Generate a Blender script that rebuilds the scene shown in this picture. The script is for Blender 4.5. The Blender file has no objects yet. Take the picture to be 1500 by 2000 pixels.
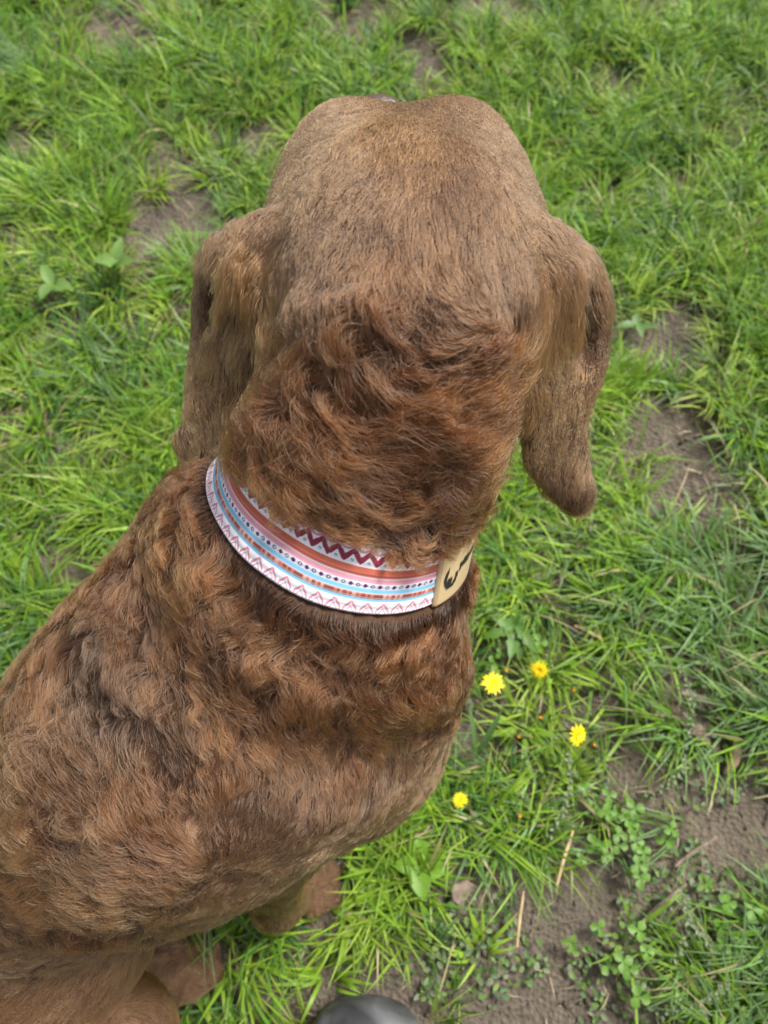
import bpy, math, random
import numpy as np
from mathutils import Vector
from mathutils.kdtree import KDTree

QUICK = False          # True: body shape only, no coat (layout tests)
rng = np.random.default_rng(11)
random.seed(5)
S = bpy.context.scene
COL = S.collection

# ------------------------------------------------------------------ camera, sky, sun, exposure
CAM_H, TILT, FPX = 0.98, math.radians(24.0), 1450.0
cam_d = bpy.data.cameras.new('camera')
cam = bpy.data.objects.new('camera', cam_d); COL.objects.link(cam)
cam.location = (0, 0, CAM_H); cam.rotation_euler = (TILT, 0, 0)
cam_d.sensor_fit = 'VERTICAL'; cam_d.sensor_height = 24.0; cam_d.lens = 24.0 * FPX / 2000.0
cam_d.clip_start = 0.02; cam_d.clip_end = 300
cam_d.dof.use_dof = True; cam_d.dof.focus_distance = 0.46; cam_d.dof.aperture_fstop = 5.0
S.camera = cam

SUN_EL, SUN_AZ = math.radians(58), math.radians(55)      # azimuth from +Y towards +X
w = bpy.data.worlds.new('World'); S.world = w; w.use_nodes = True
nt = w.node_tree; bg = nt.nodes['Background']
sky = nt.nodes.new('ShaderNodeTexSky'); sky.sky_type = 'NISHITA'; sky.sun_disc = False
sky.sun_elevation = SUN_EL; sky.sun_rotation = SUN_AZ; sky.air_density = 1.0; sky.dust_density = 4.0; sky.ozone_density = 1.0
hs = nt.nodes.new('ShaderNodeHueSaturation'); hs.inputs['Saturation'].default_value = 0.35
nt.links.new(sky.outputs['Color'], hs.inputs['Color']); nt.links.new(hs.outputs['Color'], bg.inputs['Color'])
bg.inputs['Strength'].default_value = 0.078
sun_d = bpy.data.lights.new('sun', 'SUN'); sun = bpy.data.objects.new('sun', sun_d); COL.objects.link(sun)
sun_d.energy = 2.7; sun_d.angle = math.radians(18); sun_d.color = (1.0, 0.95, 0.87)
sd = Vector((math.sin(SUN_AZ) * math.cos(SUN_EL), math.cos(SUN_AZ) * math.cos(SUN_EL), math.sin(SUN_EL)))
sun.rotation_euler = sd.to_track_quat('Z', 'Y').to_euler(); sun.location = sd * 20
S.view_settings.view_transform = 'Standard'; S.view_settings.look = 'None'
S.view_settings.gamma = 1.0; S.view_settings.use_curve_mapping = False
S.view_settings.exposure = 1.3
S.render.engine = 'CYCLES'; S.cycles.use_denoising = True
S.cycles.max_bounces = 5; S.cycles.transparent_max_bounces = 8
S.cycles_curves.shape = 'RIBBONS'; S.cycles_curves.subdivisions = 2

# ------------------------------------------------------------------ helpers
CT, ST = math.cos(TILT), math.sin(TILT)
CAM = np.array([0, 0, CAM_H])
def ray(px, py):
    x, y = (px - 750) / FPX, (1000 - py) / FPX
    return np.array([x, ST + y * CT, -CT + y * ST])
def at(px, py, z=0.0):
    d = ray(px, py); return CAM + d * ((CAM_H - z) / -d[2])

def tag(o, label=None, cat=None, group=None, kind=None):
    if label: o['label'] = label
    if cat: o['category'] = cat
    if group: o['group'] = group
    if kind: o['kind'] = kind
    return o
def empty(name, loc):
    o = bpy.data.objects.new(name, None); COL.objects.link(o); o.location = loc; o.empty_display_size = 0.05
    return o
def mesh_obj(name, v, f, mat, parent=None, smooth=True, col=None):
    me = bpy.data.meshes.new(name)
    v = np.asarray(v, dtype=np.float32)
    if isinstance(f, np.ndarray):
        n, k = f.shape
        me.vertices.add(len(v)); me.vertices.foreach_set('co', v.ravel())
        me.loops.add(n * k); me.loops.foreach_set('vertex_index', f.astype(np.int32).ravel())
        me.polygons.add(n); me.polygons.foreach_set('loop_start', np.arange(0, n * k, k, dtype=np.int32))
        me.update(calc_edges=True)
    else:
        me.from_pydata([tuple(map(float, p)) for p in v], [], f); me.update()
    if smooth: me.polygons.foreach_set('use_smooth', [True] * len(me.polygons))
    if col is not None:
        a = me.color_attributes.new('col', 'FLOAT_COLOR', 'POINT')
        c = np.ones((len(v), 4), np.float32); c[:, :3] = col
        a.data.foreach_set('color', c.ravel())
    me.materials.append(mat)
    o = bpy.data.objects.new(name, me); COL.objects.link(o)
    if parent is not None:
        o.parent = parent
    return o
def srgb(r, g, b):
    c = np.array([r, g, b], float) / 255
    return np.where(c <= 0.04045, c / 12.92, ((c + 0.055) / 1.055) ** 2.4)

_T = rng.random((32, 32, 32)).astype(np.float32)
def noise(p, freq, off=0.0):
    q = np.asarray(p, np.float32) * freq + off
    i = np.floor(q).astype(np.int32); f = q - i; f = f * f * (3 - 2 * f)
    i0 = i & 31; i1 = (i + 1) & 31
    def T(a, b, c): return _T[a, b, c]
    x0, y0, z0 = i0[:, 0], i0[:, 1], i0[:, 2]; x1, y1, z1 = i1[:, 0], i1[:, 1], i1[:, 2]
    fx, fy, fz = f[:, 0], f[:, 1], f[:, 2]
    a = T(x0, y0, z0) * (1 - fx) + T(x1, y0, z0) * fx
    b = T(x0, y1, z0) * (1 - fx) + T(x1, y1, z0) * fx
    c = T(x0, y0, z1) * (1 - fx) + T(x1, y0, z1) * fx
    d = T(x0, y1, z1) * (1 - fx) + T(x1, y1, z1) * fx
    return ((a * (1 - fy) + b * fy) * (1 - fz) + (c * (1 - fy) + d * fy) * fz) * 2 - 1
def nrm(a): return a / np.maximum(np.linalg.norm(a, axis=-1, keepdims=True), 1e-9)

# ------------------------------------------------------------------ materials
def new_mat(name):
    m = bpy.data.materials.new(name); m.use_nodes = True
    return m, m.node_tree.nodes, m.node_tree.links, m.node_tree.nodes['Principled BSDF']
def plain(name, col, rough=0.7, var=0.25, scale=60, bump=0.3, spec=0.3):
    m, N, L, B = new_mat(name)
    tc = N.new('ShaderNodeTexCoord')
    n = N.new('ShaderNodeTexNoise'); n.inputs['Scale'].default_value = scale; n.inputs['Detail'].default_value = 6
    L.new(tc.outputs['Object'], n.inputs['Vector'])
    r = N.new('ShaderNodeValToRGB')
    c = np.array(col)
    r.color_ramp.elements[0].position = 0.3; r.color_ramp.elements[0].color = (*(c * (1 - var)), 1)
    r.color_ramp.elements[1].position = 0.7; r.color_ramp.elements[1].color = (*(c * (1 + var)), 1)
    L.new(n.outputs['Fac'], r.inputs['Fac']); L.new(r.outputs['Color'], B.inputs['Base Color'])
    b = N.new('ShaderNodeBump'); b.inputs['Strength'].default_value = bump; b.inputs['Distance'].default_value = 0.002
    L.new(n.outputs['Fac'], b.inputs['Height']); L.new(b.outputs['Normal'], B.inputs['Normal'])
    B.inputs['Roughness'].default_value = rough; B.inputs['Specular IOR Level'].default_value = spec
    return m
def leaf_mat(name, transl=0.35, rough=0.45):
    m, N, L, B = new_mat(name)
    a = N.new('ShaderNodeAttribute'); a.attribute_name = 'col'
    L.new(a.outputs['Color'], B.inputs['Base Color'])
    B.inputs['Roughness'].default_value = rough; B.inputs['Specular IOR Level'].default_value = 0.4
    t = N.new('ShaderNodeBsdfTranslucent'); mx = N.new('ShaderNodeMixShader'); mx.inputs[0].default_value = transl
    g = N.new('ShaderNodeGamma'); g.inputs['Gamma'].default_value = 0.85
    L.new(a.outputs['Color'], g.inputs['Color']); L.new(g.outputs['Color'], t.inputs['Color'])
    L.new(B.outputs[0], mx.inputs[1]); L.new(t.outputs[0], mx.inputs[2])
    L.new(mx.outputs[0], N['Material Output'].inputs['Surface'])
    return m
M_leaf = leaf_mat('green blades', 0.42, 0.48)
M_dry = leaf_mat('dry stems', 0.1, 0.7)
def soil_mat():
    m, N, L, B = new_mat('damp soil')
    tc = N.new('ShaderNodeTexCoord')
    n1 = N.new('ShaderNodeTexNoise'); n1.inputs['Scale'].default_value = 9; n1.inputs['Detail'].default_value = 8
    n2 = N.new('ShaderNodeTexNoise'); n2.inputs['Scale'].default_value = 140; n2.inputs['Detail'].default_value = 8; n2.inputs['Roughness'].default_value = 0.7
    v = N.new('ShaderNodeTexVoronoi'); v.inputs['Scale'].default_value = 170
    for q in (n1, n2, v): L.new(tc.outputs['Object'], q.inputs['Vector'])
    r1 = N.new('ShaderNodeValToRGB')
    r1.color_ramp.elements[0].position = 0.3; r1.color_ramp.elements[0].color = (0.050, 0.042, 0.034, 1)
    r1.color_ramp.elements[1].position = 0.72; r1.color_ramp.elements[1].color = (0.185, 0.148, 0.108, 1)
    mx = N.new('ShaderNodeMix'); mx.data_type = 'FLOAT'; mx.inputs[0].default_value = 0.55
    L.new(n1.outputs['Fac'], mx.inputs[2]); L.new(n2.outputs['Fac'], mx.inputs[3])
    L.new(mx.outputs[0], r1.inputs['Fac']); L.new(r1.outputs['Color'], B.inputs['Base Color'])
    ad = N.new('ShaderNodeMath'); ad.operation = 'ADD'
    L.new(n2.outputs['Fac'], ad.inputs[0]); L.new(v.outputs['Distance'], ad.inputs[1])
    b = N.new('ShaderNodeBump'); b.inputs['Strength'].default_value = 0.9; b.inputs['Distance'].default_value = 0.006
    L.new(ad.outputs[0], b.inputs['Height']); L.new(b.outputs['Normal'], B.inputs['Normal'])
    B.inputs['Roughness'].default_value = 0.95
    return m
M_soil = soil_mat()

# ------------------------------------------------------------------ ground
def ground_h(x, y):
    p = np.stack([x, y, np.zeros_like(x)], 1)
    return 0.010 * noise(p, 6) + 0.005 * noise(p, 22, 3.3) + 0.0035 * noise(p, 70, 7.1) - 0.006
def make_ground():
    fine = np.arange(-1.5, 2.2, 0.012)
    gx = np.concatenate([-np.geomspace(60, 1.55, 26), fine[fine < 1.5], np.geomspace(1.55, 60, 26)])
    gy = np.concatenate([-np.geomspace(60, 1.55, 26), fine, np.geomspace(2.25, 60, 26)])
    X, Y = np.meshgrid(gx, gy, indexing='ij'); x, y = X.ravel(), Y.ravel()
    z = ground_h(x, y)
    nx, ny = len(gx), len(gy); I = np.arange(nx * ny).reshape(nx, ny)
    f = np.stack([I[:-1, :-1], I[1:, :-1], I[1:, 1:], I[:-1, 1:]], -1).reshape(-1, 4)
    o = mesh_obj('ground', np.stack([x, y, z], 1), f, M_soil)
    tag(o, 'damp brown soil showing between the grass tufts', None, None, 'structure')
make_ground()

# ------------------------------------------------------------------ dog: signed distance field of the whole body
HD = math.radians(40)                                        # body heading, from +X to +Y
hx, rx = np.array([math.cos(HD), math.sin(HD), 0]), np.array([math.sin(HD), -math.cos(HD), 0])
WD = np.array([-0.126, 0.086, 0.0])
def bp(a, l, z): return WD + a * hx + l * rx + np.array([0, 0, z])
GS = 0.004
LO = np.array([-0.78, -0.42, -0.03]); HI = np.array([0.26, 0.66, 0.80])
DIM = np.ceil((HI - LO) / GS).astype(int) + 1
SDF = np.full(DIM, 0.12, np.float32)
def _box(lo, hi):
    i0 = np.clip(np.floor((lo - LO) / GS).astype(int), 0, DIM - 1); i1 = np.clip(np.ceil((hi - LO) / GS).astype(int) + 1, 1, DIM)
    ax = [LO[k] + GS * np.arange(i0[k], i1[k], dtype=np.float32) for k in range(3)]
    sl = tuple(slice(i0[k], i1[k]) for k in range(3))
    P = np.stack(np.meshgrid(*ax, indexing='ij'), -1).astype(np.float32)
    return sl, P
def _blend(sl, d, k):
    a = SDF[sl]
    h = np.clip(0.5 + 0.5 * (a - d) / k, 0, 1)
    SDF[sl] = a * (1 - h) + d * h - k * h * (1 - h)
def cone(p, q, r1, r2, k=0.03):
    p, q = np.asarray(p, float), np.asarray(q, float); R = max(r1, r2) + 0.09
    sl, P = _box(np.minimum(p, q) - R, np.maximum(p, q) + R)
    ab = (q - p).astype(np.float32); t = np.clip(((P - p.astype(np.float32)) @ ab) / float(ab @ ab + 1e-9), 0, 1)
    d = np.linalg.norm(P - (p.astype(np.float32) + t[..., None] * ab), axis=-1) - (r1 + (r2 - r1) * t)
    _blend(sl, d.astype(np.float32), k)
def ell(c, r, X=None, Y=None, k=0.03):
    """ellipsoid; X, Y: first two axes (made orthonormal)"""
    c = np.asarray(c, float); r = np.asarray(r, np.float32)
    X = np.array([1., 0, 0]) if X is None else np.asarray(X, float); X = X / np.linalg.norm(X)
    Y = np.array([0, 1., 0]) if Y is None else np.asarray(Y, float); Y = Y - X * (X @ Y); Y /= np.linalg.norm(Y)
    Mx = np.stack([X, Y, np.cross(X, Y)], 1).astype(np.float32)
    R = float(r.max()) + 0.09
    sl, P = _box(c - R, c + R)
    q = (P - c.astype(np.float32)) @ Mx
    k0 = np.linalg.norm(q / r, axis=-1); k1 = np.linalg.norm(q / (r * r), axis=-1)
    d = np.where(k1 > 1e-6, k0 * (k0 - 1) / np.maximum(k1, 1e-6), -float(r.min()))
    _blend(sl, d.astype(np.float32), k)

NB = np.array([-0.085, 0.118, 0.455])           # neck base
NC = np.array([-0.023, 0.180, 0.545])           # neck at the collar
NH = np.array([0.008, 0.262, 0.620])            # top of neck
HC = np.array([0.013, 0.322, 0.645])            # skull centre
HF = np.array([-0.02, 1.0, -0.30]); HF /= np.linalg.norm(HF)    # face direction
HR = np.array([1.0, 0.02, 0.0]); HU = np.cross(HR, HF); HU /= np.linalg.norm(HU); HR = np.cross(HF, HU)
def hp(f, r, u): return HC + HF * f + HR * r + HU * u
CA = np.array([0.30, 0.42, 0.86]); CA /= np.linalg.norm(CA)
CC = NC + np.array([-0.005, 0.0335, 0.019])
CU = np.cross(CA, np.array([0, 1., 0])); CU /= np.linalg.norm(CU); CV = np.cross(CA, CU)
CW = 0.038
def build_body():
    # trunk
    cone(bp(0.02, 0, 0.400), bp(-0.17, -0.042, 0.335), 0.103, 0.090, 0.04)
    ell(bp(-0.04, -0.008, 0.37), (0.145, 0.114, 0.142), hx, rx, 0.05)
    cone(bp(0.06, 0, 0.40), bp(0.10, 0.005, 0.37), 0.092, 0.085, 0.05)
    ell(NB + np.array([0.080, -0.008, -0.010]), (0.060, 0.06, 0.085), None, None, 0.05)
    ell((-0.110, 0.198, 0.522), (0.038, 0.036, 0.045), None, None, 0.05)
    cone(bp(-0.17, -0.042, 0.335), bp(-0.36, -0.065, 0.24), 0.090, 0.084, 0.04)
    ell(bp(-0.43, -0.02, 0.14), (0.11, 0.125, 0.12), hx, rx, 0.05)
    for s in (-1, 1): ell(bp(-0.235, s * 0.04, 0.255), (0.10, 0.062, 0.085), hx, rx, 0.03)
    cone(bp(-0.50, 0, 0.09), bp(-0.72, 0.02, 0.03), 0.035, 0.018, 0.03)        # tail
    for s in (-1, 1):
        # shoulder, upper arm, foreleg, paw
        cone(bp(0.0, s * (0.055 if s > 0 else 0.046), 0.452), bp(0.07, s * 0.075, 0.375), 0.050 if s > 0 else 0.034, 0.055, 0.05)
        cone(bp(0.07, s * 0.075, 0.375), bp(-0.03, s * 0.078, 0.27), 0.055, 0.042, 0.04)
        pf = bp(-0.098, s * 0.120, 0)
        cone(bp(-0.03, s * 0.078, 0.27), pf + hx * 0.012 + [0, 0, 0.08], 0.038, 0.022, 0.03)
        cone(pf + hx * 0.012 + [0, 0, 0.09], pf + hx * 0.032 + [0, 0, 0.026], 0.023, 0.026, 0.02)
        for j in (-1.5, -0.5, 0.5, 1.5):
            a = pf + hx * 0.035 + rx * j * 0.017 + [0, 0, 0.028]
            b = pf + hx * (0.076 - 0.009 * abs(j)) + rx * j * 0.0215 + [0, 0, 0.018]
            cone(a, b, 0.0125, 0.0125, 0.002)
        # thigh, shank, hind foot
        cone(bp(-0.38, s * 0.095, 0.19), bp(-0.262, s * 0.116, 0.172), 0.100, 0.062, 0.012)
        cone(bp(-0.262, s * 0.116, 0.15), bp(-0.38, s * 0.125, 0.06), 0.052, 0.034, 0.03)
        hf = bp(-0.235, s * 0.098, 0)
        cone(bp(-0.38, s * 0.118, 0.035), hf + [0, 0, 0.032], 0.030, 0.030, 0.02)
        for j in (-1.5, -0.5, 0.5, 1.5):
            a = hf + hx * 0.02 + rx * j * 0.016 + [0, 0, 0.026]
            b = hf + hx * (0.056 - 0.008 * abs(j)) + rx * j * 0.018 + [0, 0, 0.016]
            cone(a, b, 0.014, 0.013, 0.006)
    # neck
    cone(bp(-0.02, 0, 0.43), NB, 0.105, 0.108, 0.05)
    cone(NB, NC, 0.101, 0.071, 0.05)
    cone(NC, NH, 0.069, 0.074, 0.04)
    # head
    ell(HC, (0.071, 0.096, 0.062), HR, HF, 0.03); ell(hp(0.064, 0, 0.006), (0.026, 0.030, 0.028), HR, HF, 0.03)
    ell(hp(-0.005, 0, -0.02), (0.078, 0.082, 0.06), HR, HF, 0.03)
    for s in (-1, 1):
        ell(hp(0.075, s * 0.034, 0.018), (0.030, 0.034, 0.032), HR, HF, 0.026)   # brows
        ell(hp(0.045, s * 0.047, -0.012), (0.034, 0.055, 0.045), HR, HF, 0.03); ell(hp(0.03, s * 0.046, -0.04), (0.034, 0.06, 0.042), HR, HF, 0.03)     # cheeks
    cone(hp(0.08, 0, -0.022), hp(0.165, -0.012, -0.028), 0.046, 0.036, 0.03)
    ell(hp(0.165, -0.012, -0.024), (0.034, 0.030, 0.036), HR, HF, 0.02)
    cone(hp(0.06, 0, -0.065), hp(0.15, 0, -0.072), 0.034, 0.022, 0.02)
EARS = {}
def ear_chain(name, spine, widths, normals, thick, k=0.008):
    spine = [np.asarray(p, float) for p in spine]; pts = []
    n = len(spine)
    for i in range(n - 1):
        for t in np.linspace(0, 1, 5)[:-1] if i < n - 2 else np.linspace(0, 1, 5):
            c = spine[i] * (1 - t) + spine[i + 1] * t
            w_ = widths[i] * (1 - t) + widths[i + 1] * t
            nn = np.asarray(normals[i], float) * (1 - t) + np.asarray(normals[i + 1], float) * t
            T = spine[i + 1] - spine[i]; T /= np.linalg.norm(T)
            nn = nn - T * (T @ nn); nn /= np.linalg.norm(nn); W = np.cross(T, nn)
            ell(c, (w_, max(0.016, w_ * 0.8), thick), W, T, k)
            pts.append(c)
    EARS.setdefault(name, []).extend(pts)
def build_ears():
    toc = np.array([0, -0.42, 0.6])
    # each ear: hanging back panel with squared tip, and the rolled front fold
    ear_chain('L', [at(515, 470, .664), at(478, 570, .648), at(450, 690, .616), at(428, 800, .584), at(408, 868, .566)],
              [0.014, 0.018, 0.0165, 0.018, 0.0155], [(-.3, -.4, .9), (-.4, -.6, .7), (-.3, -.8, .55), (-.3, -.8, .5), (-.3, -.8, .5)], 0.0040, 0.006)
    for q in ((372, 868, .562), (436, 868, .562)): ell(at(*q), (0.008, 0.0075, 0.0045), (1, 0, 0), (0, .5, .85), 0.012)
    ear_chain('L', [at(520, 455, .664), at(458, 480, .651), at(418, 520, .636), at(403, 580, .620), at(402, 640, .606), at(400, 710, .596), at(395, 780, .584)],
              [0.013, 0.011, 0.0095, 0.009, 0.008, 0.008, 0.007], [(-.3, .1, .9), (-.8, .1, .5), (-1, -.1, .3), (-1, -.3, .2), (-.9, -.5, .3), (-.6, -.7, .4), (-.3, -.8, .5)], 0.0044, 0.006)
    ear_chain('R', [at(1058, 480, .664), at(1074, 580, .648), at(1077, 720, .612), at(1074, 840, .582), at(1092, 900, .566), at(1116, 962, .550)],
              [0.014, 0.0185, 0.0205, 0.0205, 0.0165, 0.0085], [(.3, -.4, .9), (.3, -.7, .6), (.4, -.6, .7), (.3, -.8, .55), (.3, -.8, .5), (.3, -.8, .5)], 0.0040, 0.006)
    for q in ((1136, 966, .550),): ell(at(*q), (0.006, 0.006, 0.004), (1, 0, 0), (0, .5, .85), 0.012)
    ear_chain('R', [at(1055, 470, .664), at(1110, 492, .651), at(1150, 548, .636), at(1165, 620, .618), at(1160, 680, .607), at(1144, 745, .597), at(1112, 815, .586)],
              [0.013, 0.011, 0.0095, 0.009, 0.0085, 0.008, 0.007], [(.3, .1, .9), (.8, .1, .5), (1, -.1, .3), (1, -.3, .2), (.9, -.5, .3), (.6, -.7, .4), (.3, -.8, .5)], 0.0044, 0.006)
def carve(p, q, r, k, depth=0.0):
    """sink a groove of radius r along p-q"""
    p, q = np.asarray(p, float), np.asarray(q, float); Rr = r + 0.05
    sl, P = _box(np.minimum(p, q) - Rr, np.maximum(p, q) + Rr)
    ab = (q - p).astype(np.float32); t = np.clip(((P - p.astype(np.float32)) @ ab) / float(ab @ ab + 1e-9), 0, 1)
    d = r - np.linalg.norm(P - (p.astype(np.float32) + t[..., None] * ab), axis=-1)
    a = SDF[sl]; h = np.clip(0.5 - 0.5 * (a - d) / k, 0, 1)
    SDF[sl] = a * (1 - h) + d * h + k * h * (1 - h)
def surf(px, py, out=0.0):
    d = ray(px, py); t = np.linspace(0.2, 1.0, 1600); P = CAM + d * t[:, None]
    i = np.clip(np.round((P - LO) / GS).astype(int), 0, DIM - 1); v = SDF[i[:, 0], i[:, 1], i[:, 2]]
    k = int(np.argmax(v < 0)) if (v < 0).any() else int(np.argmin(v))
    return P[k] - d / np.linalg.norm(d) * out
def relief():
    # rolls and tufts of the loose nape and back
    for px, py, r, k in ((735, 625, .022, .02), (640, 650, .018, .02), (880, 640, .016, .025), (600, 770, .020, .02), (760, 770, .012, .02), (880, 800, .02, .02), (560, 880, .020, .02), (700, 900, .020, .02), (860, 930, .020, .02)):
        p = surf(px, py, -r * 0.84); ell(p, (r, r * .8, r), None, None, k)
    I = np.argwhere(np.abs(SDF) < 0.035); P = LO + I * GS
    wn = np.clip((0.275 - P[:, 1]) / 0.02, 0, 1) * np.clip((P[:, 2] - 0.30) / 0.06, 0, 1)
    wn = wn * np.clip((np.abs((P - CC) @ CA) - 0.022) / 0.012, 0, 1)
    n_ = 0.0026 * noise(P, 30, 3.0) + 0.0016 * noise(P, 62, 8.0)
    SDF[I[:, 0], I[:, 1], I[:, 2]] += (wn * n_).astype(np.float32)
def creases():
    def path(pts, r, k, out):
        Q = [surf(*p, out) for p in pts]
        for a_, b_ in zip(Q[:-1], Q[1:]): carve(a_, b_, r, k)
    path([(1008, 640), (1003, 720), (1000, 800), (1003, 880)], .006, .006, .000)        # between right ear and neck
    path([(432, 500), (418, 560), (412, 640)], .0045, .004, .0005)
    path([(1150, 560), (1150, 640), (1144, 720)], .0045, .004, .0005)
    path([(215, 1150), (240, 1260), (300, 1360), (410, 1440), (530, 1500), (690, 1515), (830, 1480)], 0.016, .04, .012)   # below the ruff
    path([(90, 1360), (160, 1470), (260, 1560), (400, 1620)], .014, .04, .012)
    path([(430, 1150), (500, 1260), (640, 1320)], .010, .025, .007)
build_body(); relief(); SDF_BODY = SDF.copy(); build_ears(); creases()

def surface_nets(F):
    ins = F < 0
    nx, ny, nz = F.shape
    cnt = np.zeros((nx - 1, ny - 1, nz - 1), np.uint8)
    for a in (0, 1):
        for b in (0, 1):
            for c in (0, 1):
                cnt += ins[a:nx - 1 + a, b:ny - 1 + b, c:nz - 1 + c]
    act = (cnt > 0) & (cnt < 8)
    cells = np.argwhere(act); idx = -np.ones(act.shape, np.int64); idx[act] = np.arange(len(cells))
    acc = np.zeros((len(cells), 3)); num = np.zeros(len(cells))
    cor = [(a, b, c) for a in (0, 1) for b in (0, 1) for c in (0, 1)]
    vals = {k: F[cells[:, 0] + k[0], cells[:, 1] + k[1], cells[:, 2] + k[2]] for k in cor}
    for k in cor:
        for ax in range(3):
            if k[ax]: continue
            k2 = list(k); k2[ax] = 1; k2 = tuple(k2)
            u, v = vals[k], vals[k2]; m = (u < 0) != (v < 0)
            t = np.where(m, u / np.where(np.abs(u - v) < 1e-9, 1, u - v), 0)
            p = np.tile(np.array(k, float), (len(cells), 1)); p[:, ax] = t
            acc[m] += p[m]; num[m] += 1
    V = LO + GS * (cells + acc / num[:, None])
    quads = []
    for ax in range(3):
        o1, o2 = [(1, 2), (2, 0), (0, 1)][ax]
        A = ins; sl0 = [slice(None)] * 3; sl1 = [slice(None)] * 3
        sl0[ax] = slice(0, -1); sl1[ax] = slice(1, None)
        ch = A[tuple(sl0)] != A[tuple(sl1)]
        e = np.argwhere(ch); e = e[(e[:, o1] > 0) & (e[:, o2] > 0) & (e[:, o1] < F.shape[o1] - 1) & (e[:, o2] < F.shape[o2] - 1)]
        def g(d1, d2):
            q = e.copy(); q[:, o1] -= d1; q[:, o2] -= d2; return idx[q[:, 0], q[:, 1], q[:, 2]]
        Q = np.stack([g(1, 1), g(0, 1), g(0, 0), g(1, 0)], 1)
        flip = ~ins[e[:, 0], e[:, 1], e[:, 2]]
        Q[flip] = Q[flip][:, ::-1]
        quads.append(Q)
    return V, np.concatenate(quads)
GR = np.stack(np.gradient(SDF, GS), -1).astype(np.float32)
FIELD = np.concatenate([SDF[..., None], GR], -1).reshape(-1, 4)
def body_sdf(p):
    i = np.clip(np.round((p - LO) / GS).astype(int), 0, DIM - 1); return SDF_BODY[i[:, 0], i[:, 1], i[:, 2]]
def field(p):
    q = (p - LO) / GS
    q = np.clip(q, 0, DIM - 1.001); i = q.astype(np.int64); f = (q - i).astype(np.float32)
    base = (i[:, 0] * DIM[1] + i[:, 1]) * DIM[2] + i[:, 2]
    out = 0
    for a in (0, 1):
        wa = f[:, 0] if a else 1 - f[:, 0]
        for b in (0, 1):
            wb = wa * (f[:, 1] if b else 1 - f[:, 1])
            for c in (0, 1):
                wc = wb * (f[:, 2] if c else 1 - f[:, 2])
                out = out + FIELD[base + (a * DIM[1] + b) * DIM[2] + c] * wc[:, None]
    return out[:, 0], nrm(out[:, 1:])
def hit(px, py):
    d = ray(px, py); t = np.linspace(0.2, 1.05, 900); P = CAM + d * t[:, None]
    s, _ = field(P); k = np.argmax(s < 0.0)
    return P[k] if s[k] < 0 else None

BV, BQ = surface_nets(SDF)
DOG = empty('dog', (float(WD[0]), float(WD[1]), 0.0))
tag(DOG, 'large brown wavy-coated dog sitting on the grass, seen from behind and above', 'dog')
DO = np.array([WD[0], WD[1], 0])
M_skin = plain('brown skin', srgb(72, 50, 34), 0.8, 0.2, 90, 0.2)

M_claw = plain('dark claw', (0.05, 0.035, 0.028), 0.4, 0.3, 200, 0.1, 0.5)
def claws():
    A_ = np.linspace(0, 2 * np.pi, 8, endpoint=False)
    for s_ in (-1, 1):
        for base, reach, up in ((bp(-0.098, s_ * 0.120, 0), 0.086, 0.020), (bp(-0.235, s_ * 0.098, 0), 0.065, 0.017)):
            for j in (-1.5, -0.5, 0.5, 1.5):
                p = base + hx * (reach - 0.009 * abs(j)) + rx * j * 0.0195 + np.array([0, 0, up]); rings = []
                for t_, r_ in ((0, .0030), (.4, .0026), (.8, .0015), (1, .0004)):
                    c_ = p + hx * (.011 * t_) - np.array([0, 0, .007 * t_ * t_])
                    rings.append(c_ + r_ * (np.cos(A_)[:, None] * rx + np.sin(A_)[:, None] * np.array([0, 0, 1.])))
                V = np.concatenate(rings) - DO
                f = [[k * 8 + i, k * 8 + (i + 1) % 8, k * 8 + 8 + (i + 1) % 8, k * 8 + 8 + i] for k in range(3) for i in range(8)]
                mesh_obj('claw', V, f + [list(range(24, 32))], M_claw, DOG)
claws()
# face details (turned away from the camera)
M_nose = plain('liver nose', (0.06, 0.035, 0.028), 0.35, 0.2, 300, 0.5, 0.5)
M_eye = plain('amber eye', (0.10, 0.045, 0.012), 0.08, 0.2, 200, 0.0, 0.6)
def blob(name, c, r, X, Y, mat, parent, off, seg=20, shape=None):
    u, v = np.meshgrid(np.linspace(0, 2 * np.pi, seg, endpoint=False), np.linspace(0.08, np.pi - 0.08, seg // 2), indexing='ij')
    d = np.stack([np.cos(u) * np.sin(v), np.sin(u) * np.sin(v), np.cos(v)], -1)
    if shape is not None: d = shape(d)
    X = X / np.linalg.norm(X); Y = Y - X * (X @ Y); Y = Y / np.linalg.norm(Y); Z = np.cross(X, Y)
    P = (d * np.array(r)) @ np.stack([X, Y, Z]) + c - off
    n, m = u.shape; I = np.arange(n * m).reshape(n, m); J = np.roll(I, -1, 0)
    f = [list(map(int, q)) for q in np.stack([I[:, :-1], I[:, 1:], J[:, 1:], J[:, :-1]], -1).reshape(-1, 4)]
    f += [list(map(int, I[:, 0][::1])), list(map(int, I[:, -1][::-1]))]
    return mesh_obj(name, P.reshape(-1, 3), f, mat, parent)
nose = blob('nose', hp(0.186, -0.014, 0.000), (0.019, 0.013, 0.014), HR, HF, M_nose, DOG, DO,
            shape=lambda d: d * np.stack([1 + 0.2 * d[..., 2], np.ones_like(d[..., 0]), np.ones_like(d[..., 0])], -1))
for s in (-1, 1):
    blob('eye', hp(0.098, s * 0.041, -0.002), (0.012, 0.012, 0.012), HR, HF, M_eye, DOG, DO)

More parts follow.
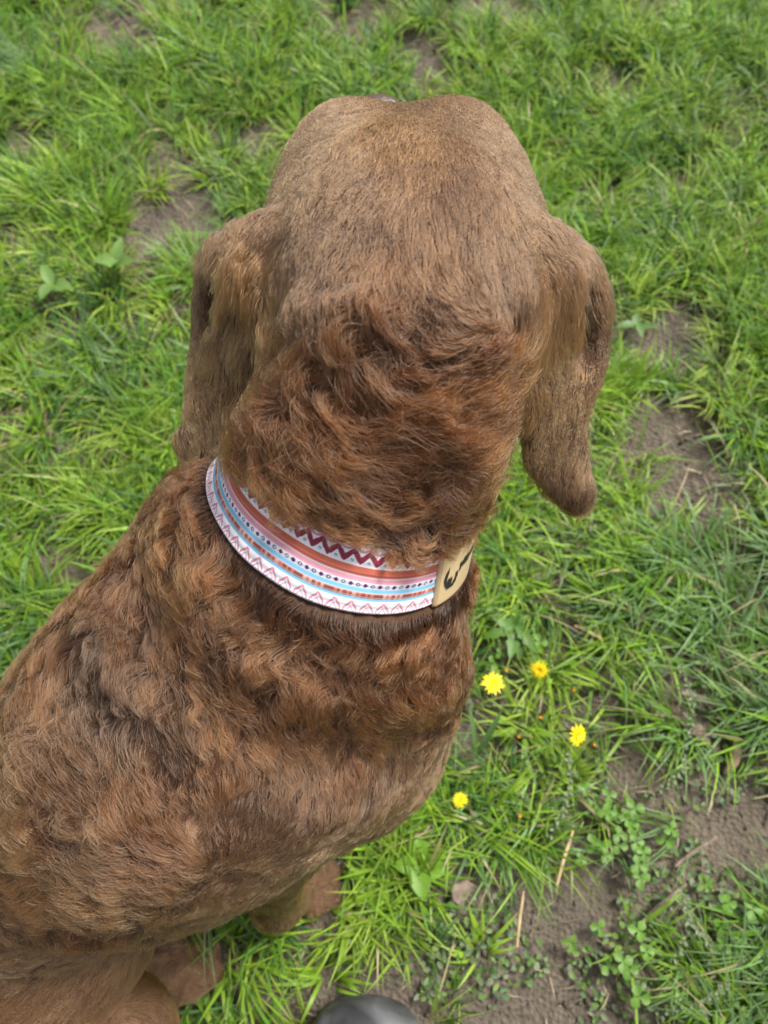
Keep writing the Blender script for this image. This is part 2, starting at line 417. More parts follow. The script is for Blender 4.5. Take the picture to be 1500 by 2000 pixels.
# ------------------------------------------------------------------ collar
def ring(phi, s, off):
    dirs = np.cos(phi)[:, None] * CU + np.sin(phi)[:, None] * CV
    c = CC + s[:, None] * CA if np.ndim(s) else CC + s * CA
    lo = np.full(len(phi), 0.03); hi = np.full(len(phi), 0.16)
    for _ in range(22):
        mid = (lo + hi) / 2; sd_ = body_sdf(c + dirs * mid[:, None])
        up = sd_ < off; lo = np.where(up, mid, lo); hi = np.where(up, hi, mid)
    return lo, dirs
def smooth_ring(v, it):
    for _ in range(it): v = (np.roll(v, 1, 0) + 2 * v + np.roll(v, -1, 0)) / 4
    return v
NPH = 1300; PH = np.linspace(0, 2 * np.pi, NPH, endpoint=False)
_r1, CDIR = ring(PH, -CW / 2, 0.001); _r2, _ = ring(PH, CW / 2, 0.001)
CR1, CR2 = smooth_ring(_r1, 1500) * 0.93, smooth_ring(_r2, 1500) * 0.935
def collar_pt(phi_i, v, off=0.0):
    """v in 0..1 across the band, 0 = shoulder side"""
    r = CR1[phi_i] * (1 - v) + CR2[phi_i] * v + off
    return CC + ((v - 0.5) * CW)[:, None] * CA + CDIR[phi_i] * r[:, None]

def tuck():
    r = BV - CC; ax = r @ CA; rv = r - ax[:, None] * CA; rad = np.linalg.norm(rv, axis=1)
    ii = (np.arctan2(rv @ CV, rv @ CU) % (2 * np.pi) / (2 * np.pi) * NPH).astype(int) % NPH
    vv = np.clip(ax / CW + 0.5, 0, 1); lim = CR1[ii] * (1 - vv) + CR2[ii] * vv - 0.002
    m = (np.abs(ax) < CW / 2 + 0.003) & (rad > lim) & (rad < 0.13) & (body_sdf(BV) < 0.008)
    BV[m] += (rv * ((lim / rad) - 1)[:, None])[m]
tuck()
body = mesh_obj('body', BV - DO, BQ, M_skin, DOG)
def collar_color(u, v):
    """u: metres along the band, v: 0 shoulder edge .. 1 head edge; printed webbing"""
    c = np.tile(srgb(226, 224, 230), (len(u), 1))
    def put(m, col): c[m] = col
    maroon, pink, lpink = srgb(128, 40, 66), srgb(196, 134, 152), srgb(208, 150, 166)
    blue, purple, orange, salmon = srgb(122, 180, 212), srgb(96, 48, 104), srgb(178, 92, 72), srgb(202, 118, 108)
    slate, brown, cream = srgb(92, 112, 150), srgb(146, 82, 74), srgb(208, 176, 164)
    # chevrons along the shoulder edge
    per = 0.0086; t = (u / per) % 1; tri = 1 - np.abs(2 * t - 1)            # 0..1..0
    top = 0.02 + 0.17 * tri
    put((v < 0.20) & (np.abs(v - top) < 0.030) & (tri > 0.12), pink); put((v < 0.19) & (v < top - 0.075) & (v > top - 0.105), pink)
    put((v > 0.20) & (v < 0.245), blue); put((v > 0.212) & (v < 0.222), srgb(110, 168, 205))
    # woven check band
    m = (v > 0.245) & (v < 0.34); h_ = np.sin(u * 1900) + 0.8 * np.sin(u * 733 + 1.0) + 0.7 * np.sin(u * 291)
    put(m & (h_ > 0.1), brown); put(m & (h_ <= 0.1), salmon); put(m & (h_ < -1.0), cream)
    put(m & ((v * 90) % 1 < 0.18), cream)
    put((v > 0.34) & (v < 0.395), blue); put((v > 0.36) & (v < 0.372), srgb(110, 168, 205))
    # dots
    per = 0.0040; k = np.floor(u / per); du = (u / per - k - 0.5) * per; dv = (v - 0.44) * CW; rr = np.hypot(du, dv)
    even = (k % 2) < 0.5
    put(even & (rr < 0.00125), purple); put(~even & (rr < 0.00125) & (rr > 0.00055), slate)
    put((v > 0.485) & (v < 0.56), lpink); put((v > 0.515) & (v < 0.525), pink)
    put((v > 0.56) & (v < 0.66), salmon); put((v > 0.595) & (v < 0.615), orange); put((v > 0.635) & (v < 0.70), orange)
    put((v > 0.668) & (v < 0.676), salmon)
    # maroon zigzag along the head edge
    per = 0.0092; t = (u / per) % 1; tri = np.abs(2 * t - 1)
    z = 0.775 + 0.13 * tri
    put((v > 0.72) & (np.abs(v - z) < 0.055), maroon)
    t2 = ((u / per) + 0.5) % 1
    put((v > 0.90) & (np.abs(v - (0.96 - 0.05 * np.abs(2 * t2 - 1))) < 0.022), pink)
    du = (t2 - 0.5 + 0.5) ; du = (((u / per) % 1) - 0.0); du = np.minimum(du, 1 - du) * per; rr = np.hypot(du, (v - 0.775) * CW)
    put((rr < 0.0009) & (rr > 0.00035), slate)
    return c
def make_collar():
    m, N, L, B = new_mat('printed webbing')
    a = N.new('ShaderNodeAttribute'); a.attribute_name = 'col'; L.new(a.outputs['Color'], B.inputs['Base Color'])
    B.inputs['Roughness'].default_value = 0.6; B.inputs['Specular IOR Level'].default_value = 0.3
    wv = N.new('ShaderNodeTexNoise'); wv.inputs['Scale'].default_value = 1500
    tc = N.new('ShaderNodeTexCoord'); L.new(tc.outputs['Object'], wv.inputs['Vector'])
    b = N.new('ShaderNodeBump'); b.inputs['Strength'].default_value = 0.25; b.inputs['Distance'].default_value = 0.0005
    L.new(wv.outputs['Fac'], b.inputs['Height']); L.new(b.outputs['Normal'], B.inputs['Normal'])
    root = empty('collar', tuple(map(float, CC)))
    tag(root, 'patterned white, pink and light blue webbing collar round the dog neck', 'collar')
    nv = 76; vv = np.linspace(0, 1, nv)
    rm = (CR1 + CR2) / 2
    arc = np.concatenate([[0], np.cumsum((rm[:-1] + rm[1:]) / 2 * (PH[1] - PH[0]))])
    I, J = np.meshgrid(np.arange(NPH), np.arange(nv), indexing='ij'); i, j = I.ravel(), J.ravel()
    v = vv[j]; rib = 0.00025 * np.cos(v * 40)
    outer = collar_pt(i, v, 0.0022 + rib - 0.0008 * (np.abs(v - 0.5) > 0.485))
    inner = collar_pt(i, v, 0.0)
    col = collar_color(arc[i], v)
    K = np.arange(NPH * nv).reshape(NPH, nv); K2 = np.roll(K, -1, 0)
    f = np.stack([K[:, :-1], K2[:, :-1], K2[:, 1:], K[:, 1:]], -1).reshape(-1, 4)
    off = NPH * nv
    E0 = np.stack([K[:, 0], K[:, 0] + off, K2[:, 0] + off, K2[:, 0]], -1)
    E1 = np.stack([K[:, -1], K2[:, -1], K2[:, -1] + off, K[:, -1] + off], -1)
    f = np.concatenate([f, E0, E1])
    white = np.tile(srgb(205, 203, 210), (off, 1))
    mesh_obj('webbing', np.concatenate([outer, inner]) - CC, f, m, root, col=np.concatenate([col, white]))
    # leather patch with a dark stamped mark, on the right side
    target = at(880, 1135, 0.53)
    q = collar_pt(np.arange(NPH), np.full(NPH, 0.5))
    prj = lambda P: np.stack([750 + FPX * P[:, 0] / (-( -CT * (CAM_H - P[:, 2])) - 0 + ST * P[:, 1]),  P[:, 1]], 1)
    rel = q - CAM; dep = rel[:, 1] * ST - rel[:, 2] * CT
    px = 750 + FPX * rel[:, 0] / dep; py = 1000 - FPX * (rel[:, 1] * CT + rel[:, 2] * ST) / dep
    nrmcam = (CDIR * (CAM - q)).sum(1)
    cost = (px - 860) ** 2 + (py - 1150) ** 2 + np.where(nrmcam > 0, 0, 1e6)
    i0 = int(np.argmin(cost))
    # direction of travel towards larger px (right, away)
    step = 1 if px[(i0 + 5) % NPH] > px[i0 - 5] else -1
    n = int(0.038 / (2 * np.pi * 0.085) * NPH)
    ii = (i0 + step * np.arange(n)) % NPH; mv = 28
    vv2 = np.linspace(-0.03, 1.03, mv)
    I, J = np.meshgrid(np.arange(n), np.arange(mv), indexing='ij')
    U = I.ravel() / (n - 1); V = vv2[J.ravel()]
    corner = np.minimum(np.minimum(U, 1 - U) * 52, np.minimum(V + 0.03, 1.03 - V) * 44)
    P = collar_pt(ii[I.ravel()], V, 0.0026 + 0.0022 * np.clip(corner / 1.5, 0, 1) ** 0.5)
    Pin = collar_pt(ii[I.ravel()], V, 0.0024)
    tan, dark = srgb(186, 164, 126), srgb(38, 33, 33)
    c = np.tile(tan, (len(U), 1))
    edge = corner < 2.2; c[edge & (corner > 1.5)] = srgb(150, 122, 84)
    # dark stamped mark: a bar, a hook and a dot
    bar = (np.abs(V - 0.50 - 0.16 * (U - 0.4)) < 0.075) & (U > 0.44) & (U < 0.93)
    rr_ = np.hypot((U - 0.27) * 1.15, (V - 0.42) * 0.9)
    hook = (rr_ < 0.19) & (rr_ > 0.10) & ((V < 0.45) | (U < 0.2))
    bar2 = (np.hypot((U - 0.24) * 1.1, (V - 0.36)) < 0.07)
    c[bar | hook | bar2] = dark
    K = np.arange(n * mv).reshape(n, mv)
    f = np.stack([K[:-1, :-1], K[1:, :-1], K[1:, 1:], K[:-1, 1:]], -1).reshape(-1, 4)
    o2 = n * mv
    bd = np.concatenate([K[:, 0], K[-1, 1:], K[::-1, -1][1:], K[0, ::-1][1:]])
    side = np.stack([bd[:-1], bd[:-1] + o2, bd[1:] + o2, bd[1:]], -1)
    M_l, N, L, B = new_mat('tan leather')
    a = N.new('ShaderNodeAttribute'); a.attribute_name = 'col'; L.new(a.outputs['Color'], B.inputs['Base Color'])
    B.inputs['Roughness'].default_value = 0.45
    mesh_obj('leather_patch', np.concatenate([P, Pin]) - CC, np.concatenate([f, side]), M_l, root,
             col=np.concatenate([c, np.tile(tan, (len(U), 1))]))['label'] = 'tan leather patch with black stamped mark'
make_collar()

# ------------------------------------------------------------------ coat
def fc(c):
    c = srgb(*c); l_ = c.mean(); return c * np.array([0.60, 0.585, 0.50])
TAN, LTAN, BRN, DRK, RST, ORG, GRY = (fc(c) for c in ((132, 97, 66), (152, 117, 84), (84, 57, 40), (48, 33, 27), (112, 64, 32), (142, 94, 48), (94, 76, 65)))
def mixc(*p): return sum(wt * c for wt, c in p) / sum(wt for wt, c in p)
G = []     # guides: pos, dir3, len, wave, lift, clump, color, swirl
RIGHT = np.array([1., 0, 0]); UPI = np.array([0, CT, ST])
def g(px, py, dx, dy, ln, wave, lift, clump, col, sw=0.25):
    p = hit(px, py)
    if p is None: return
    G.append((p, dx * RIGHT - dy * UPI, ln, wave, lift, clump, col, sw))
def g3(p, d, ln, wave, lift, clump, col, sw=0.2):
    G.append((np.asarray(p, float), np.asarray(d, float), ln, wave, lift, clump, col, sw))
def guides():
    h = 0.007
    H = lambda px, py, dx, dy, c, ln=h, cl=0.32: g(px, py, dx, dy, ln, 0.05, 0.22, cl, c, 0.3)
    hk = np.array([.90, .90, 1.0]); t1 = mixc((1, TAN), (.2, LTAN)) * hk; t2 = mixc((1, TAN), (.35, BRN), (.2, GRY)) * hk; t3 = mixc((1, TAN), (1, BRN), (.5, GRY)) * hk
    H(690, 215, -.5, .9, t1); H(860, 210, .5, .9, t1); H(780, 235, 0, 1, mixc((1, TAN), (.15, ORG), (.2, BRN)), .010)
    H(640, 260, -.7, .7, t1); H(930, 260, .7, .7, t1); H(785, 290, 0, 1, mixc((.3, ORG), (1, TAN), (.25, BRN)), .010)
    H(590, 350, -.6, .8, t1); H(690, 350, -.4, .9, t2); H(800, 350, 0, 1, t2, .013); H(920, 350, .4, .9, t2); H(1000, 350, .5, .85, t1)
    H(560, 420, -.45, .9, t2); H(680, 430, -.3, 1, t3); H(800, 430, 0, 1, t3, .014); H(920, 430, .3, 1, t2); H(1030, 430, .3, .95, t1)
    H(600, 500, -.15, 1, t3, .014); H(720, 510, -.1, 1, t3, .015); H(850, 510, .05, 1, t3, .015); H(960, 510, .0, 1, t2, .014); H(1030, 510, -.1, 1, t2)
    H(600, 560, .05, 1, t3, .018, .6); H(960, 570, -.1, 1, t3, .018, .6)
    ek = mixc((.6, DRK), (1, BRN), (.3, GRY))
    H(548, 450, -.5, .85, ek, .02, .7); H(560, 520, -.1, 1, ek, .02, .7); H(590, 600, -.2, 1, ek, .022, .7); H(1072, 448, .5, .85, ek, .02, .7); H(1040, 560, .1, 1, ek, .022, .7); H(1010, 620, .1, 1, ek, .024, .7)
    # nape: long, wavy, swirling
    n1 = mixc((1, BRN), (.8, RST)); n2 = mixc((1, BRN), (.25, DRK), (.5, RST)); n3 = mixc((1, RST), (.35, BRN), (.3, TAN)) * 1.1; n4 = mixc((1, BRN), (.8, GRY))
    Nn = lambda px, py, dx, dy, c, ln=.048, wv=.95, lf=.44, cl=.9, sw=1.1: g(px, py, dx, dy, ln, wv, lf, cl, c, sw)
    Nn(650, 590, -.6, .8, n4, .024); Nn(750, 600, -.9, .35, n1, .03); Nn(880, 600, .5, .85, n4, .024); Nn(960, 650, .8, .5, n1, .028)
    Nn(560, 640, -.5, .8, n3, .026); Nn(660, 660, -.9, .4, n3); Nn(770, 680, .1, 1, n2); Nn(880, 690, .7, .6, n2); Nn(980, 730, .1, 1, n1)
    Nn(550, 740, -.7, .7, n1); Nn(650, 760, -.4, .9, n2); Nn(760, 790, .1, 1, n2); Nn(870, 790, .4, .9, n3); Nn(960, 830, .0, 1, n3)
    Nn(520, 850, -.5, .85, n3); Nn(620, 870, .1, 1, n1); Nn(720, 880, .4, .9, n1); Nn(830, 890, .3, .95, n2); Nn(930, 920, -.15, 1, n3, .03, .7, .32)
    Nn(480, 920, .3, .9, n1, .026); Nn(560, 960, .75, .65, n3, .028); Nn(660, 980, .75, .65, n1, .028); Nn(760, 1000, .7, .7, n3, .028); Nn(860, 1010, .25, 1, n1, .028); Nn(940, 1000, -.2, 1, n3, .018, .5, .25)
    Nn(500, 930, .6, .8, n3, .016); Nn(600, 1010, .8, .6, n3, .016); Nn(690, 1060, .75, .65, n3, .015); Nn(770, 1085, .6, .8, n3, .015); Nn(870, 1090, .1, 1, n3, .015)
    # below the collar: shoulders
    Sh = lambda px, py, dx, dy, c, ln=.036, wv=.6, lf=.38, cl=.85, sw=.5: g(px, py, dx, dy, ln, wv, lf, cl, c, sw)
    Sh(385, 960, -.5, .85, n1, .02); Sh(340, 1060, -.5, .85, n3, .026); Sh(250, 1130, -.7, .7, n1, .022)
    Sh(420, 1120, -.6, .8, n3); Sh(520, 1200, -.7, .75, n3, .032); Sh(620, 1250, -.4, .9, n1); Sh(740, 1260, 0, 1, n3); Sh(860, 1240, .15, 1, n1); Sh(910, 1270, .1, 1, n2, .022)
    Sh(300, 1220, -.5, .85, n2); Sh(400, 1300, -.5, .85, n3, .034); Sh(520, 1340, -.1, 1, n3, .034); Sh(650, 1360, .2, 1, n3, .034); Sh(780, 1370, .1, 1, n3, .032); Sh(880, 1370, -.1, 1, n1, .022)
    Sh(120, 1260, -.75, .65, n1, .02, .3); Sh(200, 1330, -.5, .85, n4, .028, .6)
    gk = mixc((.4, DRK), (1, GRY), (.8, BRN))
    Sh(235, 1250, -.4, .9, gk, .024, .3); Sh(270, 1360, -.3, .95, gk, .026, .3); Sh(350, 1430, -.2, 1, gk, .026, .4); Sh(520, 1510, -.3, .9, gk, .022, .3); Sh(620, 1530, -.5, .85, gk, .02, .2); Sh(720, 1520, -.4, .9, gk, .02, .2)
    # back: crimped waves
    B1 = lambda px, py, dx, dy, c, ln=.044, wv=1.15, lf=.36, cl=.95, sw=.45: g(px, py, dx, dy, ln, wv, lf, cl, c, sw)
    b1 = mixc((1, BRN), (.5, TAN), (.2, RST)); b2 = mixc((1, BRN), (.4, GRY)); b3 = mixc((.7, TAN), (.6, RST), (.7, BRN))
    B1(40, 1330, -.6, .8, b1, .022, .5); B1(60, 1450, -.25, 1, b1); B1(180, 1450, -.2, 1, b2); B1(320, 1450, -.1, 1, n1); B1(450, 1470, .2, 1, n1, .03, .6)
    B1(60, 1580, .1, 1, b3); B1(180, 1590, .2, 1, b1); B1(320, 1580, .1, 1, b2); B1(430, 1560, -.3, .9, b2, .028, .5)
    B1(40, 1690, .2, 1, b3); B1(160, 1700, .2, 1, b3); B1(280, 1690, -.1, 1, b1); B1(60, 1790, -.2, 1, b2, .026, .6); B1(200, 1780, -.4, .9, b2, .024, .5); B1(330, 1750, -.6, .8, b1, .024, .5)
    # flank and forechest: short and smooth
    F = lambda px, py, dx, dy, c, ln=.016, wv=.15, lf=.25, cl=.5, sw=.25: g(px, py, dx, dy, ln, wv, lf, cl, c, sw)
    f1 = mixc((1, TAN), (.8, BRN)); f2 = mixc((1, BRN), (.5, TAN), (.4, GRY))
    F(560, 1500, -.4, .9, f2, .024, .35); F(680, 1480, -.1, 1, n1, .024, .35); F(800, 1470, -.3, 1, f2, .018); F(860, 1480, -.5, .9, f1)
    F(560, 1600, -.8, .6, f2); F(680, 1580, -.75, .65, f2); F(780, 1560, -.7, .75, f1); F(640, 1640, -.85, .5, f1); F(520, 1690, -.85, .5, f1); F(430, 1690, -.7, .7, f2, .02, .3)
    F(450, 1770, -.9, .4, f1); F(350, 1830, -.9, .4, f1, .014); F(200, 1860, -.9, .4, f2, .014); F(50, 1900, -.9, .4, f2, .014); F(30, 1860, -.8, .5, f2, .018)
    r1 = mixc((1, RST), (.7, BRN), (.8, TAN)) * 1.25
    F(300, 1920, -.6, .8, r1, .011, .0, .15, .3); F(200, 1960, -.7, .7, r1, .011, .0, .15, .3); F(60, 1970, -.8, .6, r1, .011, .0, .15, .3); F(330, 1980, -.5, .85, r1, .011, 0, .15, .3)
    F(385, 1880, .9, .1, mixc((1, BRN), (1, TAN)), .008, 0, .2, .3); F(600, 1760, .6, .6, mixc((1, ORG), (1, LTAN)) * 1.6, .005, 0, .2, .3); F(640, 1740, .8, .4, mixc((1, TAN), (.4, ORG)) * 1.2, .0045, 0, .2, .3)
    # ears
    e1 = mixc((1, TAN), (.9, LTAN)) * 1.3; e2 = mixc((1, ORG), (.6, TAN)); e3 = mixc((1, BRN), (.6, TAN), (.3, GRY))
    E = lambda px, py, dx, dy, c, ln=.0075, lf=.14, cl=.4: g(px, py, dx, dy, ln, .08, lf, cl, c, .25)
    E(500, 500, -.5, .85, e2, .022, .45, .75); E(470, 560, -.7, .7, e2, .02, .45, .75); E(520, 580, .5, .85, e2, .026, .5, .8); E(470, 660, -.4, .9, e1, .018); E(430, 740, -.3, .95, e1); E(410, 830, -.2, 1, e1, .012)
    E(460, 760, .1, 1, e2, .018, .4); E(400, 560, -.1, 1, e3); E(440, 460, -.5, .8, e3, .02, .4); E(385, 600, 0, 1, e3)
    E(1060, 540, .3, .9, e2, .022, .45, .75); E(1050, 620, -.1, 1, e2, .024, .5, .8); E(1110, 620, .3, .95, e2, .018); E(1090, 720, .05, 1, e1); E(1040, 760, -.05, 1, e2, .02, .4); E(1085, 850, .0, 1, e1); E(1100, 940, .1, 1, t2, .012)
    E(1110, 490, .6, .8, e3, .02, .4); E(1150, 560, .3, 1, e3, .018, .4); E(1175, 640, .1, 1, e3)
    # unseen sides
    dn = np.array([0, 0, -1.])
    for s in (-1, 1):
        g3(bp(.05, s * .15, .36), dn * .8 - hx * .5, .016, .15, .25, .5, f1); g3(bp(-.12, s * .14, .3), dn * .5 - hx, .016, .15, .25, .5, f1)
        g3(bp(-.04, s * .14, .18), dn, .010, .05, .2, .4, f1); g3(bp(-.045, s * .13, .07), dn, .006, 0, .2, .3, mixc((1, ORG), (1, LTAN)) * 1.4); g3(bp(.0, s * .125, .02), hx + dn * .3, .0045, 0, .2, .2, BRN)
        g3(bp(-.3, s * .2, .17), dn * .8 - hx * .4, .012, 0, .2, .3, r1); g3(bp(-.42, s * .16, .1), dn - hx * .4, .014, 0, .2, .3, r1)
        g3(hp(.05, s * .09, -.03), -HF + dn * .4, .010, .05, .22, .35, t2); g3(hp(.12, s * .045, -.04), -HF + dn * .3, .006, 0, .2, .2, BRN)
        g3(NC + HR * s * .09 + np.array([0, .05, 0]), dn, .024, .5, .4, .8, n1)
    g3(hp(.16, 0, .0), -HF, .005, 0, .2, .2, BRN); g3(hp(.1, 0, .02), -HF, .007, 0, .2, .2, TAN); g3(hp(.1, 0, -.1), -HF, .010, 0, .2, .3, BRN)
    g3(NC + np.array([0, .09, -.03]), dn, .024, .4, .4, .8, n1); g3(bp(.18, 0, .38), dn, .022, .3, .3, .7, n1); g3(bp(.1, 0, .26), dn - hx * .4, .02, .3, .3, .6, f1)
    g3(bp(-.1, 0, .22), -hx, .016, .1, .3, .5, f1); g3(bp(-.3, 0, .33), -hx + dn * .4, .03, .7, .35, .8, b1); g3(bp(-.45, 0, .26), -hx + dn, .026, .5, .3, .7, b1); g3(bp(-.54, 0, .12), dn - hx * .3, .024, .3, .3, .6, b1)
    g3(bp(-.6, .01, .07), -hx, .028, .3, .4, .7, b1)
    g3(bp(-.2, -.12, .4), -hx * .6 - rx + dn, .026, .6, .35, .8, b1)
guides()
GP = np.array([q[0] for q in G], np.float32); GD = np.array([q[1] for q in G], np.float32)
GA = np.array([[q[2], q[3], q[4], q[5], q[7], *q[6]] for q in G], np.float32)
_, GN = field(GP); GD = nrm(GD - GN * (GD * GN).sum(1, keepdims=True))

def interp(P, Nn_):
    D = np.empty_like(P, dtype=np.float32); A = np.empty((len(P), GA.shape[1]), np.float32)
    for a in range(0, len(P), 20000):
        p, n = P[a:a + 20000].astype(np.float32), Nn_[a:a + 20000].astype(np.float32)
        d2 = ((p[:, None] - GP[None]) ** 2).sum(-1)
        al = np.clip((n @ GN.T + 0.35) / 1.35, 0.02, 1) ** 1.5
        wt = al / (d2 + 0.00025) ** 1.9
        wt /= wt.sum(1, keepdims=True)
        D[a:a + 20000] = wt @ GD; A[a:a + 20000] = wt @ GA
    return D, A

def fur():
    tri = np.concatenate([BQ[:, [0, 1, 2]], BQ[:, [0, 2, 3]]])
    a, b, c = BV[tri[:, 0]], BV[tri[:, 1]], BV[tri[:, 2]]
    ar = np.linalg.norm(np.cross(b - a, c - a), axis=1) / 2; ctr = (a + b + c) / 3
    _, cn = field(ctr)
    face = (cn * nrm(CAM - ctr)).sum(1)
    dens = np.where(face > -0.25, 1.0, 0.3)
    rel = ctr - CAM; dep = rel[:, 1] * ST - rel[:, 2] * CT
    px = 750 + FPX * rel[:, 0] / dep; py = 1000 - FPX * (rel[:, 1] * CT + rel[:, 2] * ST) / dep
    off = (px < -150) | (py > 2150) | (ctr[:, 2] < 0.0)
    dens = np.where(off, 0.25, dens)
    # finer and denser where the coat is short (head, ears)
    short = ((ctr[:, 2] > 0.55) & (ctr[:, 1] > 0.18))
    dens = dens * np.where(short, 1.9, 1.0)
    wgt = ar * dens; wgt /= wgt.sum()
    NH_ = 430000
    t = rng.choice(len(tri), NH_, p=wgt)
    u, v = rng.random(NH_), rng.random(NH_); fl = u + v > 1; u[fl], v[fl] = 1 - u[fl], 1 - v[fl]
    P = a[t] + u[:, None] * (b - a)[t] + v[:, None] * (c - a)[t]
    # nothing grows under the collar, nose or eyes
    r = P - CC; ax = r @ CA; rad = np.linalg.norm(r - ax[:, None] * CA, axis=1)
    keep = ~((np.abs(ax) < CW / 2 + 0.001) & (rad < 0.13) & (body_sdf(P) < 0.006))
    for q, rr in ((hp(.186, -.014, .000), .019), (hp(.098, .041, -.002), .014), (hp(.098, -.041, -.002), .014)):
        keep &= np.linalg.norm(P - q, axis=1) > rr
    P = P[keep]
    s, n = field(P); P = P - n * s[:, None]
    D, A = interp(P, n)
    n0 = len(P)
    L_, WV, LF, CL, SW = A[:, 0].copy(), A[:, 1], A[:, 2], A[:, 3], A[:, 4]; C = A[:, 5:8].copy()
    # swirls: turn the lie of the hair by smooth noise
    def turn(D, n, ang):
        D = D - n * (D * n).sum(1, keepdims=True); D = nrm(D)
        return D * np.cos(ang)[:, None] + np.cross(n, D) * np.sin(ang)[:, None]
    ang = SW * (1.1 * noise(P, 24) + 0.7 * noise(P, 55, 9.0))
    D = turn(D, n, ang)
    curl = SW * 26 * noise(P, 30, 5.5)                         # turn per metre of length
    # clumps
    def clump(div, pw):
        pc = np.clip(1.2 - CL, 0.14, 1) ** pw; pc /= pc.sum(); m_ = n0 // div
        ci = rng.choice(n0, m_, replace=False, p=pc); kd = KDTree(m_); Q = P[ci]
        for k in range(m_): kd.insert(Q[k], k)
        kd.balance(); find = kd.find
        jit = P + rng.normal(0, 0.0007, P.shape)
        near = np.fromiter((find(p)[1] for p in jit), np.int64, n0)
        return near, ci[near], rng.random(m_)
    near, nci, crn = clump(16, 1.1)
    near2, nci2, crn2 = clump(95, 1.5)
    NP = 8
    T = np.linspace(0, 1, NP)
    # layer height of each hair
    lay = rng.random(n0) ** 0.8
    stray = rng.random(n0) < 0.03; lay = np.where(stray, lay + 0.9, lay)
    L_ = L_ * (0.5 + 0.65 * rng.random(n0)) * (1 + 0.25 * noise(P, 40, 2.2)) * (0.75 + 0.5 * crn[near])
    axr = (P - CC) @ CA; onneck = (body_sdf(P) < 0.012) & (np.linalg.norm((P - CC) - axr[:, None] * CA, axis=1) < 0.12)
    lim = np.where((axr > 0) & onneck, np.clip(axr - CW / 2, 0, 1) * 1.2 + np.where(P[:, 0] < -0.055, 0.015, 0.008) + 0.007 * rng.random(n0), 1.0)
    L_ = np.minimum(L_, lim)
    LF = np.where((axr < -CW / 2) & (axr > -CW / 2 - 0.014) & onneck, LF * 1.5, LF)
    rnd_ang = rng.normal(0, 0.13, n0)
    Dr = turn(D, n, rnd_ang)
    path = np.empty((NP, n0, 3), np.float32); path[0] = P - n * 0.001
    lat = np.empty((NP, n0, 3), np.float32); nor = np.empty((NP, n0, 3), np.float32)
    x = P.copy(); d = Dr.copy(); nn = n.copy()
    for k in range(NP):
        lat[k] = np.cross(nn, d); nor[k] = nn
        if k == NP - 1: break
        dt = L_ / (NP - 1)
        d = turn(d, nn, curl * dt)
        x = x + d * dt[:, None]
        s, nn = field(x)
        t = T[k + 1]
        hgt = L_ * LF * (0.25 + 0.75 * lay) * (np.sin(min(t * 1.9, 1.75)) * 0.62)
        x = x + nn * np.clip(hgt - s, -0.010, 0.010)[:, None]
        path[k + 1] = x
    # draw hairs towards the clump's leading hair
    for lead_i, rnd_, st_, ex in ((nci2, crn2[near2], 0.62, 1.15), (nci, crn[near], 0.80, 1.0)):
        own = path.copy()
        for k in range(1, NP):
            f = CL * (T[k] ** ex) * st_ * (0.55 + 0.45 * rnd_) * (1.0 if T[k] < 0.75 else 0.92)
            lead = own[k][lead_i]
            ok = np.linalg.norm(lead - own[k], axis=1) < 0.03
            path[k] += np.where(ok, f, 0)[:, None] * (lead - own[k])
    # crimped waves, in phase along each clump and drifting between them
    lam = 0.020 + 0.008 * crn2[near2]
    ph = 6.3 * (1.6 * noise(P[nci2], 14, 4.0)) + 1.6 * crn2[near2] + 1.2 * crn[near]
    for k in range(1, NP):
        sl = L_ * T[k]
        am = WV * 0.0062 * min(1, T[k] * 2.2)
        path[k] += lat[k] * (am * np.sin(2 * np.pi * sl / lam + ph))[:, None] + nor[k] * (0.45 * am * np.cos(2 * np.pi * sl / lam + ph * 1.3))[:, None]
        path[k] += rng.normal(0, 1, (n0, 3)) * (0.0002 + 0.0006 * WV * T[k])[:, None]
    # lie over the collar instead of through it
    for k in range(1, NP):
        r = path[k] - CC; ax = r @ CA; rv = r - ax[:, None] * CA; rad = np.linalg.norm(rv, axis=1)
        m = (np.abs(ax) < CW / 2 + 0.002) & (rad < 0.125) & (rad > 0.03)
        phi = np.arctan2(rv @ CV, rv @ CU) % (2 * np.pi); ii = (phi / (2 * np.pi) * NPH).astype(int) % NPH
        vv = np.clip(ax / CW + 0.5, 0, 1)
        need = CR1[ii] * (1 - vv) + CR2[ii] * vv + 0.0032 + 0.003 * lay
        push = np.where(m & (rad < need), need - rad, 0)
        path[k] += nrm(rv) * push[:, None]
    # colour: per clump and per hair variation, roots darkened further as painted shade between locks
    cv = 1 + 0.55 * (crn[near] - 0.5) + 0.3 * (crn2[near2] - 0.5) + 0.26 * noise(P, 30, 8.8) + 0.30 * noise(P, 85, 18.8) + rng.normal(0, 0.26, n0)
    cv = 1 + (cv - 1) * (0.6 + 0.4 * np.clip(WV / 0.5, 0, 1))
    C = C * np.clip(cv, 0.3, 2.1)[:, None]
    rs = np.clip(noise(P, 20, 1.7) * 1.2 + 0.5 * noise(P, 60, 6.1), 0, 1) * np.clip(WV + 0.15, 0, 1)
    C = C * (1 - 0.45 * rs[:, None]) + RST * 0.45 * rs[:, None]
    gm = np.clip(noise(P, 16, 12.3) * 1.3, 0, 1) * np.clip(WV, 0, 1); C = C * (1 - 0.35 * gm[:, None]) + mixc((1, DRK), (.6, GRY)) * 0.35 * gm[:, None]
    rad0 = 0.000115 + 0.00006 * rng.random(n0)
    # parts
    q = np.full(n0, 0)
